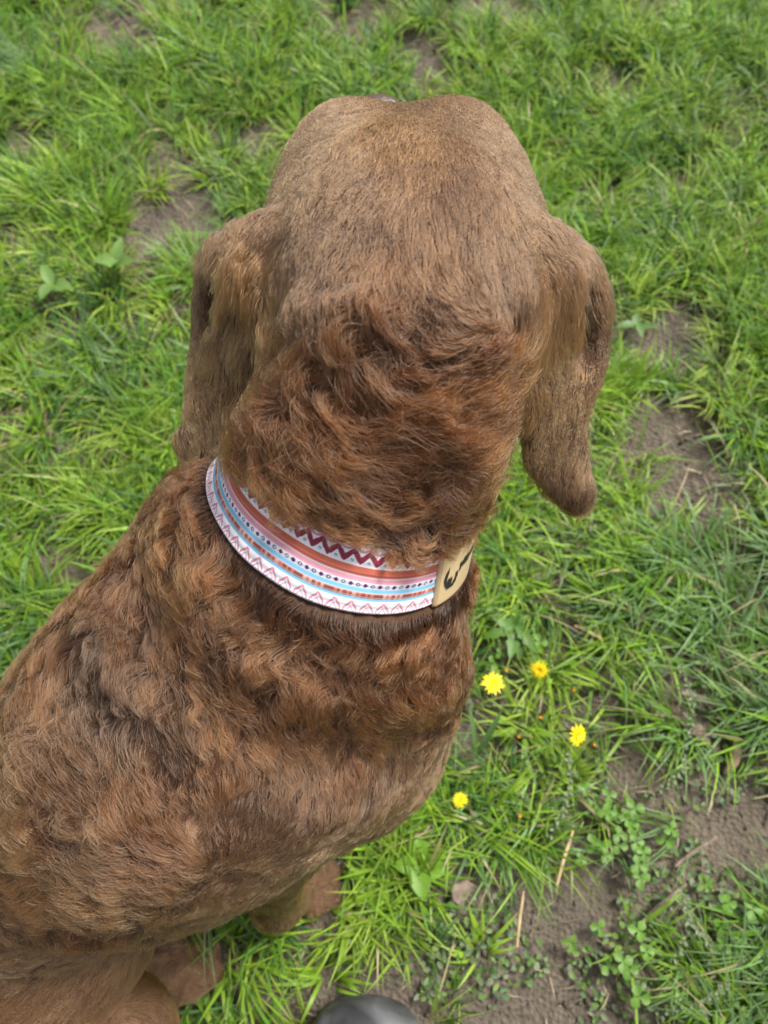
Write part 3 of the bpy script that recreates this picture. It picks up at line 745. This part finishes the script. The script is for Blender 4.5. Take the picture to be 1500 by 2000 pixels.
    for s_, pts in EARS.items():
        dmin = np.full(n0, 9.)
        for p in pts[4:]: dmin = np.minimum(dmin, np.linalg.norm(P - p, axis=1))
        q[dmin < 0.034] = 1 if s_ == 'L' else 2
    axh = (P - NH) @ nrm(HC - NH)
    q[(q == 0) & (np.linalg.norm(P - HC, axis=1) < 0.155) & (P[:, 1] > 0.245) & (P[:, 2] > 0.54)] = 3
    q[(q == 0) & (((P - CC) @ CA) > 0)] = 4
    M, N, Lk, B = new_mat('brown dog hair')
    N.remove(B); hb = N.new('ShaderNodeBsdfHairPrincipled'); hb.model = 'CHIANG'; hb.parametrization = 'COLOR'
    at_ = N.new('ShaderNodeAttribute'); at_.attribute_name = 'col'
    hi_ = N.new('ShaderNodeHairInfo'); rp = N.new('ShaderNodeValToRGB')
    rp.color_ramp.elements[0].position = 0.0; rp.color_ramp.elements[0].color = (0.09, 0.085, 0.08, 1)  # root end extra dark: shade between the locks put into the colour
    rp.color_ramp.elements[1].position = 1.0; rp.color_ramp.elements[1].color = (1.9, 1.8, 1.66, 1)  # tip end: bleached tan, with the bright gloss painted in too
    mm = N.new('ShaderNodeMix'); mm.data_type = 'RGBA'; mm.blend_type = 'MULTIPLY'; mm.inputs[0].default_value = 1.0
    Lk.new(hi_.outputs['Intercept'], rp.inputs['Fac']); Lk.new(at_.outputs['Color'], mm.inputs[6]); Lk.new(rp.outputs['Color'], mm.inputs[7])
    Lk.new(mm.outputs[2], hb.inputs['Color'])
    hb.inputs['Roughness'].default_value = 0.32; hb.inputs['Radial Roughness'].default_value = 0.45; hb.inputs['Random Roughness'].default_value = 0.2
    Lk.new(hb.outputs[0], N['Material Output'].inputs['Surface'])
    names = {0: 'coat', 1: 'ear_fur', 2: 'ear_fur', 3: 'head_fur', 4: 'neck_fur'}
    for key, nm in names.items():
        sel = np.nonzero(q == key)[0]
        if len(sel) == 0: continue
        cu = bpy.data.hair_curves.new(nm)
        cu.add_curves([NP] * len(sel))
        pts = (path[:, sel].transpose(1, 0, 2) - DO).astype(np.float32)
        cu.attributes['position'].data.foreach_set('vector', pts.ravel())
        ra = cu.attributes.new('radius', 'FLOAT', 'POINT')
        taper = np.array([1.0, 1.0, 1.0, 0.95, 0.85, 0.7, 0.5, 0.2], np.float32)
        ra.data.foreach_set('value', (rad0[sel][:, None] * taper).astype(np.float32).ravel())
        ca = cu.attributes.new('col', 'FLOAT_COLOR', 'CURVE')
        cc = np.ones((len(sel), 4), np.float32); cc[:, :3] = np.clip(C[sel], 0.005, 0.95)
        ca.data.foreach_set('color', cc.ravel())
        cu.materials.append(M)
        o = bpy.data.objects.new(nm, cu); COL.objects.link(o); o.parent = DOG
        o['kind'] = 'stuff'
if not QUICK: fur()

# ------------------------------------------------------------------ rubber boot of the person holding the camera
def loft(rings, closed=True, caps=(True, True)):
    n = len(rings[0]); V = np.concatenate(rings); f = []
    for k in range(len(rings) - 1):
        for i in range(n):
            j = (i + 1) % n
            f.append([k * n + i, k * n + j, (k + 1) * n + j, (k + 1) * n + i])
    if caps[0]: f.append(list(range(n))[::-1])
    if caps[1]: f.append([(len(rings) - 1) * n + i for i in range(n)])
    return V, f
M_boot, _N, _L, _B = new_mat('worn black rubber')
def _bootmat():
    N, L, B = _N, _L, _B
    tc = N.new('ShaderNodeTexCoord'); n = N.new('ShaderNodeTexNoise'); n.inputs['Scale'].default_value = 16; n.inputs['Detail'].default_value = 7; n.inputs['Distortion'].default_value = 0.6
    L.new(tc.outputs['Object'], n.inputs['Vector'])
    r = N.new('ShaderNodeValToRGB'); r.color_ramp.elements[0].position = 0.38; r.color_ramp.elements[0].color = (0.018, 0.0185, 0.021, 1)
    r.color_ramp.elements[1].position = 0.72; r.color_ramp.elements[1].color = (0.15, 0.152, 0.162, 1)  # paler patches: smudges and dirt, plus reflection streaks put into the colour
    L.new(n.outputs['Fac'], r.inputs['Fac']); L.new(r.outputs['Color'], B.inputs['Base Color'])
    q = N.new('ShaderNodeMapRange'); q.inputs['To Min'].default_value = 0.34; q.inputs['To Max'].default_value = 0.62
    L.new(n.outputs['Fac'], q.inputs['Value']); L.new(q.outputs[0], B.inputs['Roughness'])
    B.inputs['Specular IOR Level'].default_value = 0.5
_bootmat()
BT = at(722, 1952, 0.045); BT[2] = 0
def make_boot():
    root = empty('rubber_boot', tuple(map(float, BT)))
    tag(root, 'scuffed black rubber boot toe poking in from the bottom edge', 'boot')
    A = np.linspace(0, 2 * np.pi, 40, endpoint=False)
    def sect(y, wd, ht, z0, e=0.72):
        c, s_ = np.cos(A), np.sin(A)
        return np.stack([wd * np.sign(c) * np.abs(c) ** e, np.full_like(A, y), z0 + ht * (0.5 + 0.5 * np.sign(s_) * np.abs(s_) ** e)], 1)
    prof = [(0.0, .012, .030, .026), (-.0015, .026, .040, .022), (-.006, .040, .052, .018), (-.014, .051, .062, .014), (-.026, .0585, .070, .012), (-.045, .062, .077, .012),
            (-.075, .061, .084, .012), (-.11, .056, .092, .012), (-.15, .050, .105, .012), (-.19, .047, .125, .012), (-.24, .048, .13, .012), (-.275, .042, .12, .012), (-.292, .028, .10, .014)]
    V, f = loft([sect(*p) for p in prof]); mesh_obj('foot', V, f, M_boot, root)
    so = [(y - 0.002, wd - 0.002, 0.016, 0.002) for k, (y, wd, h_, z_) in enumerate(prof)]
    V, f = loft([sect(y, wd, h_, z_, 0.4) for y, wd, h_, z_ in so]); mesh_obj('sole', V, f, M_boot, root)
    rings = []
    for z, rx_, ry_, cy in ((.07, .046, .062, -.222), (.12, .048, .062, -.222), (.18, .054, .062, -.222), (.26, .062, .068, -.225), (.33, .066, .072, -.225), (.345, .068, .074, -.225), (.345, .060, .066, -.225), (.20, .048, .056, -.222)):
        rings.append(np.stack([rx_ * np.cos(A), cy + ry_ * np.sin(A), np.full_like(A, z)], 1))
    V, f = loft(rings, caps=(True, True)); mesh_obj('shaft', V, f, M_boot, root)
    root.rotation_euler = (0, 0, math.radians(-4))
make_boot()

# ------------------------------------------------------------------ grass
BARE = [(1085, 1925, .17), (1030, 1770, .09), (1420, 1550, .07), (1300, 860, .10), (1240, 680, .11), (520, 305, .07), (355, 435, .10), (830, 95, .09), (900, 15, .07),
        (240, 70, .08), (60, 290, .06), (150, 870, .06), (160, 1110, .07), (1190, 180, .06), (1330, 1340, .045), (900, 1690, .04), (1260, 1720, .06), (1380, 1000, .05), (640, 30, .04), (120, 620, .04), (1040, 40, .05), (600, 1900, .03)]
BC = np.array([[*at(x, y, 0)[:2], r] for x, y, r in BARE])
def cover(x, y):
    d = np.hypot(x[:, None] - BC[:, 0], y[:, None] - BC[:, 1]) / (BC[:, 2] * 1.08)
    p = np.stack([x, y, np.zeros_like(x)], 1)
    d = d + 0.45 * noise(p, 26, 2.0)[:, None]
    m = np.clip((d - 0.6) / 0.6, 0.004, 1).min(1)
    return m * np.clip(0.85 + 1.0 * noise(p, 7.5, 11.0) + 0.5 * noise(p, 20, 4.0), 0.08, 1)
def project(P):
    rel = P - CAM; dep = rel[:, 1] * ST - rel[:, 2] * CT
    return 750 + FPX * rel[:, 0] / dep, 1000 - FPX * (rel[:, 1] * CT + rel[:, 2] * ST) / dep
def inside_boot(P):
    return (np.abs(P[:, 0] - BT[0]) < 0.064) & (P[:, 1] < BT[1] - 0.004) & (P[:, 1] > BT[1] - 0.30) & (P[:, 2] < 0.14)
def blades(root, az, ln, wd, ph0, ph1, twist, rows=5):
    n = len(root); T = np.linspace(0, 1, rows)
    h = np.stack([np.cos(az), np.sin(az)], 1)
    pos = np.zeros((n, rows, 3)); pos[:, 0] = root
    for k in range(1, rows):
        ph = ph0 + ph1 * (T[k] - 0.5 / (rows - 1)); st = ln / (rows - 1)
        pos[:, k, :2] = pos[:, k - 1, :2] + h * (np.sin(ph) * st)[:, None]
        pos[:, k, 2] = np.maximum(pos[:, k - 1, 2] + np.cos(ph) * st, 0.003 + 0.004 * twist % 0.01)
    sa = az[:, None] + np.pi / 2 + twist[:, None] * T
    side = np.stack([np.cos(sa), np.sin(sa), 0.25 * np.sin(twist)[:, None] * np.ones(rows)], -1)
    wt = (wd / 2)[:, None] * np.clip(np.where(T < 0.25, 0.75 + T, 1.0 - ((T - 0.25) / 0.75) ** 1.8), 0.04, 1)[None]
    L_ = pos - side * wt[..., None]; R_ = pos + side * wt[..., None]
    return pos, L_, R_
def blade_mesh(name, L_, R_, col, mat):
    n, rows, _ = L_.shape
    V = np.stack([L_, R_], 2).reshape(-1, 3)
    b = (np.arange(n) * rows * 2)[:, None]; k = np.arange(rows - 1) * 2
    f = np.stack([b + k, b + k + 1, b + k + 3, b + k + 2], -1).reshape(-1, 4)
    return mesh_obj(name, V, f, mat, col=np.repeat(col, rows * 2, 0))
GREENS = np.array([[.172, .305, .024], [.108, .232, .024], [.220, .352, .030], [.070, .168, .040], [.262, .360, .055], [.135, .232, .085]])
def make_grass():
    R, AZ, LN, WD_, P0, P1, TW, CL_ = [], [], [], [], [], [], [], []
    x0, x1, y0, y1 = -1.1, 1.1, -0.45, 1.8
    nt_ = 9600
    c = np.stack([rng.uniform(x0, x1, nt_), rng.uniform(y0, y1, nt_)], 1)
    c = c[rng.random(nt_) < cover(c[:, 0], c[:, 1])]
    qx, qy = project(np.c_[c, np.zeros(len(c))])
    sparse = np.clip((qx - 900) / 300, 0, 1) * np.clip((qy - 900) / 300, 0, 1)       # thin, weedy corner
    for i in range(len(c)):
        nb = int(rng.integers(10, 36) * (1 - 0.4 * sparse[i])); rr = rng.uniform(0.008, 0.026)
        a = rng.uniform(0, 2 * np.pi, nb); r = rr * np.sqrt(rng.random(nb))
        p = np.stack([c[i, 0] + r * np.cos(a), c[i, 1] + r * np.sin(a), np.zeros(nb)], 1)
        lean = rng.uniform(0, 2 * np.pi); k = rng.uniform(0.2, 1.0)
        if sparse[i] > .5 and qx[i] > 1250: lean = rng.normal(2.9, .5); k = 1.3
        az = np.arctan2(np.sin(a) + k * np.sin(lean), np.cos(a) + k * np.cos(lean)) + rng.normal(0, .45, nb)
        L0 = rng.uniform(0.042, 0.098) * (1 + .25 * (sparse[i] > .5 and qx[i] > 1250))
        R.append(p); AZ.append(az); LN.append(L0 * rng.uniform(0.5, 1.3, nb)); WD_.append(rng.uniform(0.0019, 0.0044) * rng.uniform(0.7, 1.3, nb))
        base = rng.uniform(0.1, 0.45)
        P0.append(base + rng.uniform(0, 0.55, nb)); P1.append(rng.uniform(0.25, 1.6, nb)); TW.append(rng.normal(0, 0.6, nb))
        g0 = GREENS[rng.choice(6, p=[.28, .22, .2, .12, .1, .08])] if not (sparse[i] > .5 and qx[i] > 1200) else GREENS[[0, 5, 1, 5][rng.integers(4)]]
        CL_.append(g0 * rng.uniform(.75, 1.25) * rng.uniform(.8, 1.25, (nb, 1)))
    # fine short undergrowth
    nu = 36000
    u = np.stack([rng.uniform(x0, x1, nu), rng.uniform(y0, y1, nu)], 1)
    u = u[rng.random(nu) < np.clip(cover(u[:, 0], u[:, 1]) * 1.0, 0, 1)]; nu = len(u)
    R.append(np.c_[u, np.zeros(nu)]); AZ.append(rng.uniform(0, 6.283, nu)); LN.append(rng.uniform(.015, .045, nu)); WD_.append(rng.uniform(.001, .0024, nu))
    P0.append(rng.uniform(.1, 1.0, nu)); P1.append(rng.uniform(0, 1.3, nu)); TW.append(rng.normal(0, .6, nu))
    CL_.append(GREENS[rng.choice(6, nu)] * rng.uniform(.6, 1.2, (nu, 1)))
    # thinner cover outside the frame
    no = 26000
    o = rng.uniform(-4.5, 4.5, (no, 2)) + [0, 0.6]
    o = o[(o[:, 0] < x0) | (o[:, 0] > x1) | (o[:, 1] < y0) | (o[:, 1] > y1)]; no = len(o)
    R.append(np.c_[o, np.zeros(no)]); AZ.append(rng.uniform(0, 6.283, no)); LN.append(rng.uniform(.05, .12, no)); WD_.append(rng.uniform(.006, .012, no))
    P0.append(rng.uniform(.1, .7, no)); P1.append(rng.uniform(.3, 1.6, no)); TW.append(rng.normal(0, .6, no)); CL_.append(GREENS[rng.choice(6, no)] * rng.uniform(.7, 1.2, (no, 1)))
    R, AZ, LN, WD_, P0, P1, TW, CL_ = (np.concatenate(q) for q in (R, AZ, LN, WD_, P0, P1, TW, CL_))
    R[:, 2] = ground_h(R[:, 0], R[:, 1]) - 0.002
    dry = rng.random(len(R)) < 0.055
    CL_[dry] = np.array([.34, .29, .15]) * rng.uniform(.6, 1.2, (dry.sum(), 1)); P1[dry] += .6
    pos, L_, R_ = blades(R, AZ, LN, WD_, P0, P1, TW)
    bad = np.zeros(len(R), bool)
    for k in range(5):
        s, _ = field(pos[:, k]); inb = ((pos[:, k] > LO) & (pos[:, k] < HI)).all(1)
        bad |= inb & (s < 0.004); bad |= inside_boot(pos[:, k])
    ok = ~bad
    tag(blade_mesh('grass', L_[ok], R_[ok], CL_[ok], M_leaf), 'lush green lawn grass growing in uneven tufts', 'grass', None, 'stuff')
    # dead blades and bits lying on the soil
    nl = 9000
    l = np.stack([rng.uniform(-1.1, 1.1, nl), rng.uniform(-.4, 1.7, nl)], 1)
    z = ground_h(l[:, 0], l[:, 1]) + .001
    pos, L_, R_ = blades(np.c_[l, z], rng.uniform(0, 6.28, nl), rng.uniform(.006, .035, nl), rng.uniform(.0006, .0022, nl), np.full(nl, 1.45), rng.normal(0, .15, nl), rng.normal(0, .8, nl), 3)
    s, _ = field(pos[:, 1]); ok = (s > .004) & ~inside_boot(pos[:, 1])
    colr = np.array([[.30, .24, .15], [.20, .15, .10], [.36, .30, .20], [.12, .085, .06]])[rng.choice(4, nl)] * rng.uniform(.7, 1.2, (nl, 1))
    tag(blade_mesh('dead_grass_litter', L_[ok], R_[ok], colr[ok], M_dry), 'pale dead grass bits scattered on the bare soil', 'litter', None, 'stuff')
    # crumbs of soil
    nc = 7000
    l = np.stack([rng.uniform(-1.1, 1.1, nc), rng.uniform(-.4, 1.7, nc)], 1); z = ground_h(l[:, 0], l[:, 1])
    oc = np.array([[1, 0, 0], [-1, 0, 0], [0, 1, 0], [0, -1, 0], [0, 0, 1], [0, 0, -1]], float)
    V = (oc[None] * (1 + rng.normal(0, .25, (nc, 6, 3))) + rng.normal(0, .25, (nc, 6, 3))) * (rng.gamma(2, .0011, nc) + .0008)[:, None, None] + np.c_[l, z][:, None]
    F = np.array([[0, 2, 4], [2, 1, 4], [1, 3, 4], [3, 0, 4], [2, 0, 5], [1, 2, 5], [3, 1, 5], [0, 3, 5]])
    f = (F[None] + (np.arange(nc) * 6)[:, None, None]).reshape(-1, 3)
    tag(mesh_obj('soil_crumbs', V.reshape(-1, 3), f, M_soil, smooth=False), 'loose brown crumbs of soil on the bare patches', 'soil', None, 'stuff')
make_grass()
def ground_cover():
    # tiny creeping leaves nobody could count, mostly in the thin corner beside the dog
    n = 5200
    q = np.stack([rng.uniform(820, 1600, n), rng.uniform(1000, 2100, n)], 1)
    q2 = np.stack([rng.uniform(-100, 1600, 1500), rng.uniform(-100, 2100, 1500)], 1); q = np.concatenate([q, q2]); n = len(q)
    P = np.array([at(x, y, 0.0) for x, y in q]); keep = (noise(P, 16, 21.0) + .5 * noise(P, 40, 3.0)) > -0.12
    P = P[keep]; n = len(P); P[:, 2] = ground_h(P[:, 0], P[:, 1]) + rng.uniform(.003, .022, n)
    az = rng.uniform(0, 6.283, n); sz = rng.uniform(.0028, .0065, n); el = rng.normal(0, .35, n)
    ring_ = np.array([[0, 0, 0], [.55, .5, .12], [1.25, .42, .0], [1.7, 0, -.1], [1.25, -.42, .0], [.55, -.5, .12]])
    c_, s_ = np.cos(az), np.sin(az); L = ring_[None] * sz[:, None, None]
    z = L[..., 2] + L[..., 0] * np.sin(el)[:, None]; x = L[..., 0] * np.cos(el)[:, None]
    V = np.stack([x * c_[:, None] - L[..., 1] * s_[:, None], x * s_[:, None] + L[..., 1] * c_[:, None], z], -1) + P[:, None]
    F = np.array([[0, 1, 2, 3], [0, 3, 4, 5]]); f = (F[None] + (np.arange(n) * 6)[:, None, None]).reshape(-1, 4)
    sd_, _ = field(P); bad = (sd_ < .006) | inside_boot(P)
    f = f[np.repeat(~bad, 2)]
    col = np.array([[.10, .19, .045], [.075, .15, .05], [.14, .23, .04], [.16, .20, .11]])[rng.choice(4, n)] * rng.uniform(.7, 1.2, (n, 1))
    tag(mesh_obj('ground_cover', V.reshape(-1, 3), f, M_leaf, col=np.repeat(col, 6, 0)), 'tiny creeping weed leaves mixed into the thin grass', 'ground cover', None, 'stuff')
ground_cover()

# ------------------------------------------------------------------ weeds, flowers and litter
def tube(pts, rad, seg=7):
    pts = np.asarray(pts, float); rings = []
    for i in range(len(pts)):
        t = pts[min(i + 1, len(pts) - 1)] - pts[max(i - 1, 0)]; t /= np.linalg.norm(t)
        a = np.cross(t, [0.31, 0.2, 0.93]); a /= np.linalg.norm(a); b = np.cross(t, a)
        A = np.linspace(0, 2 * np.pi, seg, endpoint=False); r = rad[i] if np.ndim(rad) else rad
        rings.append(pts[i] + r * (np.cos(A)[:, None] * a + np.sin(A)[:, None] * b))
    return loft(rings)
def leaf_grid(ln, wd, bend, fold, nu=9, nv=5, wave=0.0, shape=1.0):
    u = np.linspace(0, 1, nu); v = np.linspace(-1, 1, nv)
    U, Vv = np.meshgrid(u, v, indexing='ij')
    half = wd / 2 * np.sin(np.pi * np.clip(U, .02, .985) ** shape) ** 0.8
    half = half * (1 + wave * np.sin(U * 24))
    a = bend * U
    x = ln * (np.sin(a) / max(bend, 1e-3) if bend > 1e-3 else U); z = -ln * (1 - np.cos(a)) / max(bend, 1e-3)
    P = np.stack([x, half * Vv, z + np.abs(Vv) * half * fold], -1).reshape(-1, 3)
    K = np.arange(nu * nv).reshape(nu, nv)
    f = np.stack([K[:-1, :-1], K[1:, :-1], K[1:, 1:], K[:-1, 1:]], -1).reshape(-1, 4)
    return P, f
def rot(az, el):
    c, s = math.cos(az), math.sin(az); ce, se = math.cos(el), math.sin(el)
    return np.array([[c, -s, 0], [s, c, 0], [0, 0, 1]]) @ np.array([[ce, 0, -se], [0, 1, 0], [se, 0, ce]])
M_yel = leaf_mat('yellow petals', 0.3, 0.6)
def flower(px, py, z, rad, tilt, taz, label, name='yellow_flower', group='yellow hawkbit flowers', bud=False):
    top = at(px, py, z); base = np.array([top[0] + random.uniform(-.02, .02), top[1] + random.uniform(-.02, .02), 0])
    root = empty(name, tuple(map(float, base))); tag(root, label, 'flower', group)
    N_ = np.array([math.sin(tilt) * math.cos(taz), math.sin(tilt) * math.sin(taz), math.cos(tilt)])
    t = np.linspace(0, 1, 6)[:, None]; st = base * (1 - t) + (top - N_ * .004) * t + np.array([.008, .004, 0]) * np.sin(t * np.pi)
    V, f = tube(st - base, 0.0011); mesh_obj('stem', V, f, M_leaf, root, col=np.tile([.11, .19, .05], (len(V), 1)))
    X = np.cross(N_, [0, 1, .2]); X /= np.linalg.norm(X); Y = np.cross(N_, X); MM = np.stack([X, Y, N_], 1)
    Vs, Fs, Cs = [], [], []; o = 0
    ringsp = [(16, 1.0, .10), (13, .74, .30), (9, .46, .65)] if not bud else [(9, .8, 1.2), (6, .5, 1.35)]
    for n_, sc, el in ringsp:
        for k in range(n_):
            P, f = leaf_grid(rad * sc * random.uniform(.9, 1.08), rad * .30, .35, .15, 6, 3, 0, .75)
            P = P @ rot(2 * math.pi * k / n_ + random.uniform(-.1, .1) + sc, el + random.uniform(-.08, .08)).T
            Vs.append(P @ MM.T + top - base); Fs.append(f + o); o += len(P)
            Cs.append(np.tile(np.array([.88, .70, .010] if sc > .5 else [.86, .60, .008]) * random.uniform(.9, 1.08), (len(P), 1)) * (np.array([1, .62, .6]) if bud else 1))
    mesh_obj('corolla', np.concatenate(Vs), np.concatenate(Fs), M_yel, root, col=np.concatenate(Cs))
    V, f = tube([top - N_ * .009 - base, top - N_ * .006 - base, top - N_ * .002 - base, top + N_ * .0005 - base], [.0015, .0035, .0042, .0032], 9)
    mesh_obj('calyx', V, f, M_leaf, root, col=np.tile([.07, .13, .04], (len(V), 1)))
flower(963, 1334, .075, .0150, .15, 1.2, 'largest open yellow flower close beside the dog chest')
flower(1052, 1309, .085, .0125, .6, -1.9, 'tilted yellow flower just right of the largest one')
flower(1129, 1436, .080, .0140, .6, -0.6, 'tilted yellow flower farthest right among the open ones')
flower(898, 1562, .060, .0105, .5, 2.2, 'small yellow flower nearest the dog front paw')
for x, y, lb in ((1058, 1403, 'tiny orange bud below the tilted yellow flower'), (1015, 1437, 'tiny orange bud low in the grass left of the farthest right flower'), (1163, 1456, 'tiny reddish orange bud right of the farthest right flower'),
                 (1013, 1592, 'tiny orange bud right of the small lowest flower'), (987, 1311, 'tiny orange bud peeping out behind the largest yellow flower'), (1121, 1346, 'tiny reddish bud between the tilted yellow flowers')):
    flower(x, y, .05, .0055, .4, random.uniform(0, 6), lb, 'flower_bud', 'closed orange flower buds', True)

def weed(px, py, label, n, ln, wd, col, el=(.15, .6), wave=0.0, shape=.8, az0=0.0, spread=6.283, group='broad-leaved weeds', z=0.02, name='broadleaf_weed'):
    b = at(px, py, z); b[2] = 0
    root = empty(name, tuple(map(float, b))); tag(root, label, 'weed', group)
    for k in range(n):
        P, f = leaf_grid(ln * random.uniform(.7, 1.1), wd * random.uniform(.75, 1.1), random.uniform(.4, .9), .22, 10, 5, wave, shape)
        P = P @ rot(az0 + spread * k / n + random.uniform(-.3, .3), random.uniform(*el)).T
        P[:, 2] = P[:, 2] + z + .004 * k
        mesh_obj('leaf', P, f, M_leaf, root, col=np.tile(np.array(col) * random.uniform(.85, 1.15), (len(P), 1)))
weed(228, 520, 'pale rounded weed leaves beside the dog left ear', 4, .045, .028, (.16, .28, .07), (.3, .9), z=.035)
weed(105, 560, 'pale broad leaf weed near the left edge below the upper tufts', 3, .05, .026, (.16, .28, .07), (.3, .7), z=.03)
weed(1000, 1235, 'lobed dark green weed rosette right beside the collar patch', 9, .045, .018, (.10, .21, .035), (.15, .9), .25, z=.008)
weed(1310, 62, 'small upright oval leaf near the top right', 2, .035, .016, (.16, .27, .05), (.7, 1.1), z=.05)
weed(930, 1480, 'long narrow leaf rising beside the dog chest', 2, .075, .008, (.11, .21, .06), (.8, 1.1), az0=1.3, spread=.8, z=.02)
weed(815, 1690, 'bright green rounded leaf tuft behind the front paw', 4, .04, .026, (.15, .30, .03), (.3, .8), z=.012)
weed(1240, 640, 'small leafy weed right of the dog right ear', 4, .035, .014, (.10, .20, .05), (.2, .7), z=.02)
CLV = None
def clover(px, py, label, n):
    global CLV
    b = at(px, py, 0.0); root = empty('clover_plant', tuple(map(float, b))); tag(root, label, 'clover', 'clover plants in the thin grass')
    if CLV is None:
        Vs, Fs, o = [], [], 0
        for k in range(3):
            P, f = leaf_grid(.011, .010, .3, .25, 6, 5, 0, 1.4); P = P @ rot(2.094 * k, .15).T; Vs.append(P); Fs.append(f + o); o += len(P)
        CLV = (np.concatenate(Vs), np.concatenate(Fs))
    for k in range(n):
        p = np.array([random.gauss(0, .022), random.gauss(0, .022), random.uniform(.015, .04)])
        sc = random.uniform(.7, 1.2)
        P = (CLV[0] * sc) @ rot(random.uniform(0, 6), 0).T @ rot(random.uniform(0, 6), random.uniform(-.35, .35)).T + p
        mesh_obj('leaf', P, CLV[1], M_leaf, root, col=np.tile(np.array([.13, .27, .035]) * random.uniform(.8, 1.15), (len(P), 1)))
        V, f = tube([[0, 0, -.004], p * [.6, .6, .5], p], .0006, 5)
        mesh_obj('stem', V, f, M_leaf, root, col=np.tile([.10, .17, .05], (len(V), 1)))
for x, y, n, lb in ((1205, 1600, 12, 'bright clover clump in the thin grass below the yellow flowers'), (1250, 1640, 9, 'clover clump right of the bright one'), (1165, 1610, 8, 'clover clump left of the bright one'),
                    (1180, 1870, 8, 'clover at the edge of the pale bare soil near the bottom'), (1380, 1770, 8, 'clover between the seed stalks near the right edge'), (1015, 1295, 6, 'clover under the tilted yellow flower')):
    clover(x, y, lb, n)
M_wood = plain('weathered wood', srgb(112, 94, 76), 0.9, 0.4, 70, 0.8)
M_bark = plain('grey bark', srgb(118, 104, 92), 0.9, 0.4, 90, 0.8)
M_straw = plain('pale straw', srgb(170, 148, 112), 0.8, 0.2, 80, 0.4)
def chip(name, a, b, wd, th, mat, label, cat, group, z=.012, n=9):
    A_, B_ = at(*a, z), at(*b, z); d = B_ - A_; ln = np.linalg.norm(d); d /= ln; s_ = np.cross([0, 0, 1], d); rings = []
    Q = np.linspace(0, 2 * np.pi, n, endpoint=False)
    for t in np.linspace(0, 1, 8):
        k = (0.45 + 0.55 * math.sin(math.pi * min(max(t, .06), .94)) ** .5) * random.uniform(.85, 1.1)
        c = d * ln * (t - .5) + s_ * wd * .18 * math.sin(t * 4)
        rings.append(c + np.outer(np.cos(Q) * wd / 2 * k, s_) + np.outer(np.sin(Q) * th / 2 * k + random.uniform(-.001, .001), [0, 0, 1]))
    V, f = loft(rings); o = mesh_obj(name, V, f, mat, smooth=False); o.location = (A_ + B_) / 2
    tag(o, label, cat, group)
chip('wood_chip', (1440, 1450), (1422, 1515), .014, .007, M_wood, 'brown splintered wood chip near the right edge', 'wood chip', 'bits of wood in the grass')
chip('wood_chip', (1345, 1425), (1385, 1440), .018, .006, M_bark, 'flat reddish bark chip left of the splintered wood chip', 'wood chip', 'bits of wood in the grass')
chip('dead_leaf', (893, 1765), (918, 1722), .020, .003, M_bark, 'curled greyish dead leaf on the soil right of the front paw', 'leaf', None)
chip('dry_stalk', (1088, 1728), (1118, 1622), .0045, .004, M_straw, 'straight pale straw stalk above the bare soil', 'stalk', 'dry stalks', .02)
chip('dry_stalk', (1010, 1850), (1022, 1740), .0035, .003, M_straw, 'thin straw stalk along the dark bare soil', 'stalk', 'dry stalks', .015)
chip('dry_stalk', (1122, 1222), (1180, 1250), .005, .004, M_straw, 'short pale stalk lying above the yellow flowers', 'stalk', 'dry stalks', .02)
chip('twig', (1230, 1825), (1340, 1725), .005, .004, M_bark, 'crooked grey twig lying across the thin grass', 'twig', 'twigs', .014)
chip('twig', (1318, 1692), (1400, 1634), .0045, .004, M_bark, 'pale broken twig above the crooked grey one', 'twig', 'twigs', .016)
chip('twig', (1330, 1352), (1400, 1376), .008, .005, M_bark, 'stubby brown twig at the bare spot near the right edge', 'twig', 'twigs', .014)
chip('bark_piece', (1156, 172), (1172, 200), .018, .007, M_bark, 'pale bark piece on the bare spot above the dog right ear', 'bark', 'bark pieces')
chip('bark_piece', (1030, 60), (1048, 68), .014, .006, M_wood, 'small tan bark piece near the top edge', 'bark', 'bark pieces')
def stalk(a, b, za, zb, label):
    A_, B_ = at(*a, za), at(*b, zb); root = empty('seed_stalk', (float(A_[0]), float(A_[1]), 0)); o0 = np.array([A_[0], A_[1], 0])
    tag(root, label, 'weed', 'grey green seed stalks')
    t = np.linspace(0, 1, 7)[:, None]; c = A_ * (1 - t) + B_ * t + np.array([.01, 0, .008]) * np.sin(t * np.pi)
    V, f = tube(c - o0, .0009, 6); mesh_obj('stem', V, f, M_leaf, root, col=np.tile([.16, .21, .11], (len(V), 1)))
    Vs, Fs, o = [], [], 0
    for k in range(34):
        s_ = k / 33; p = A_ * (1 - s_) + B_ * s_ + np.array([.01, 0, .008]) * math.sin(s_ * math.pi) - o0
        P, ff = leaf_grid(.0065, .0038, .2, .4, 4, 3); P = P @ rot(k * 2.4, random.uniform(.2, .9)).T + p
        Vs.append(P); Fs.append(ff + o); o += len(P)
    mesh_obj('seed_head', np.concatenate(Vs), np.concatenate(Fs), M_leaf, root, col=np.tile([.19, .24, .13], (o, 1)))
stalk((1335, 1462), (1328, 1300), .02, .06, 'grey green seed stalk near the right edge above the wood chip')
stalk((1262, 1560), (1338, 1480), .02, .05, 'slanting grey green seed stalk below the yellow flowers')
stalk((1312, 1880), (1330, 1735), .02, .05, 'upright seed stalk in the lower right corner area')
stalk((1380, 1890), (1345, 1800), .02, .05, 'seed stalk leaning left near the lower right corner')
stalk((1280, 1985), (1420, 1920), .03, .05, 'pale flowering stalk lying along the bottom right')
stalk((1070, 1640), (1110, 1470), .02, .06, 'thin seed stalk between the lowest and farthest right flowers')
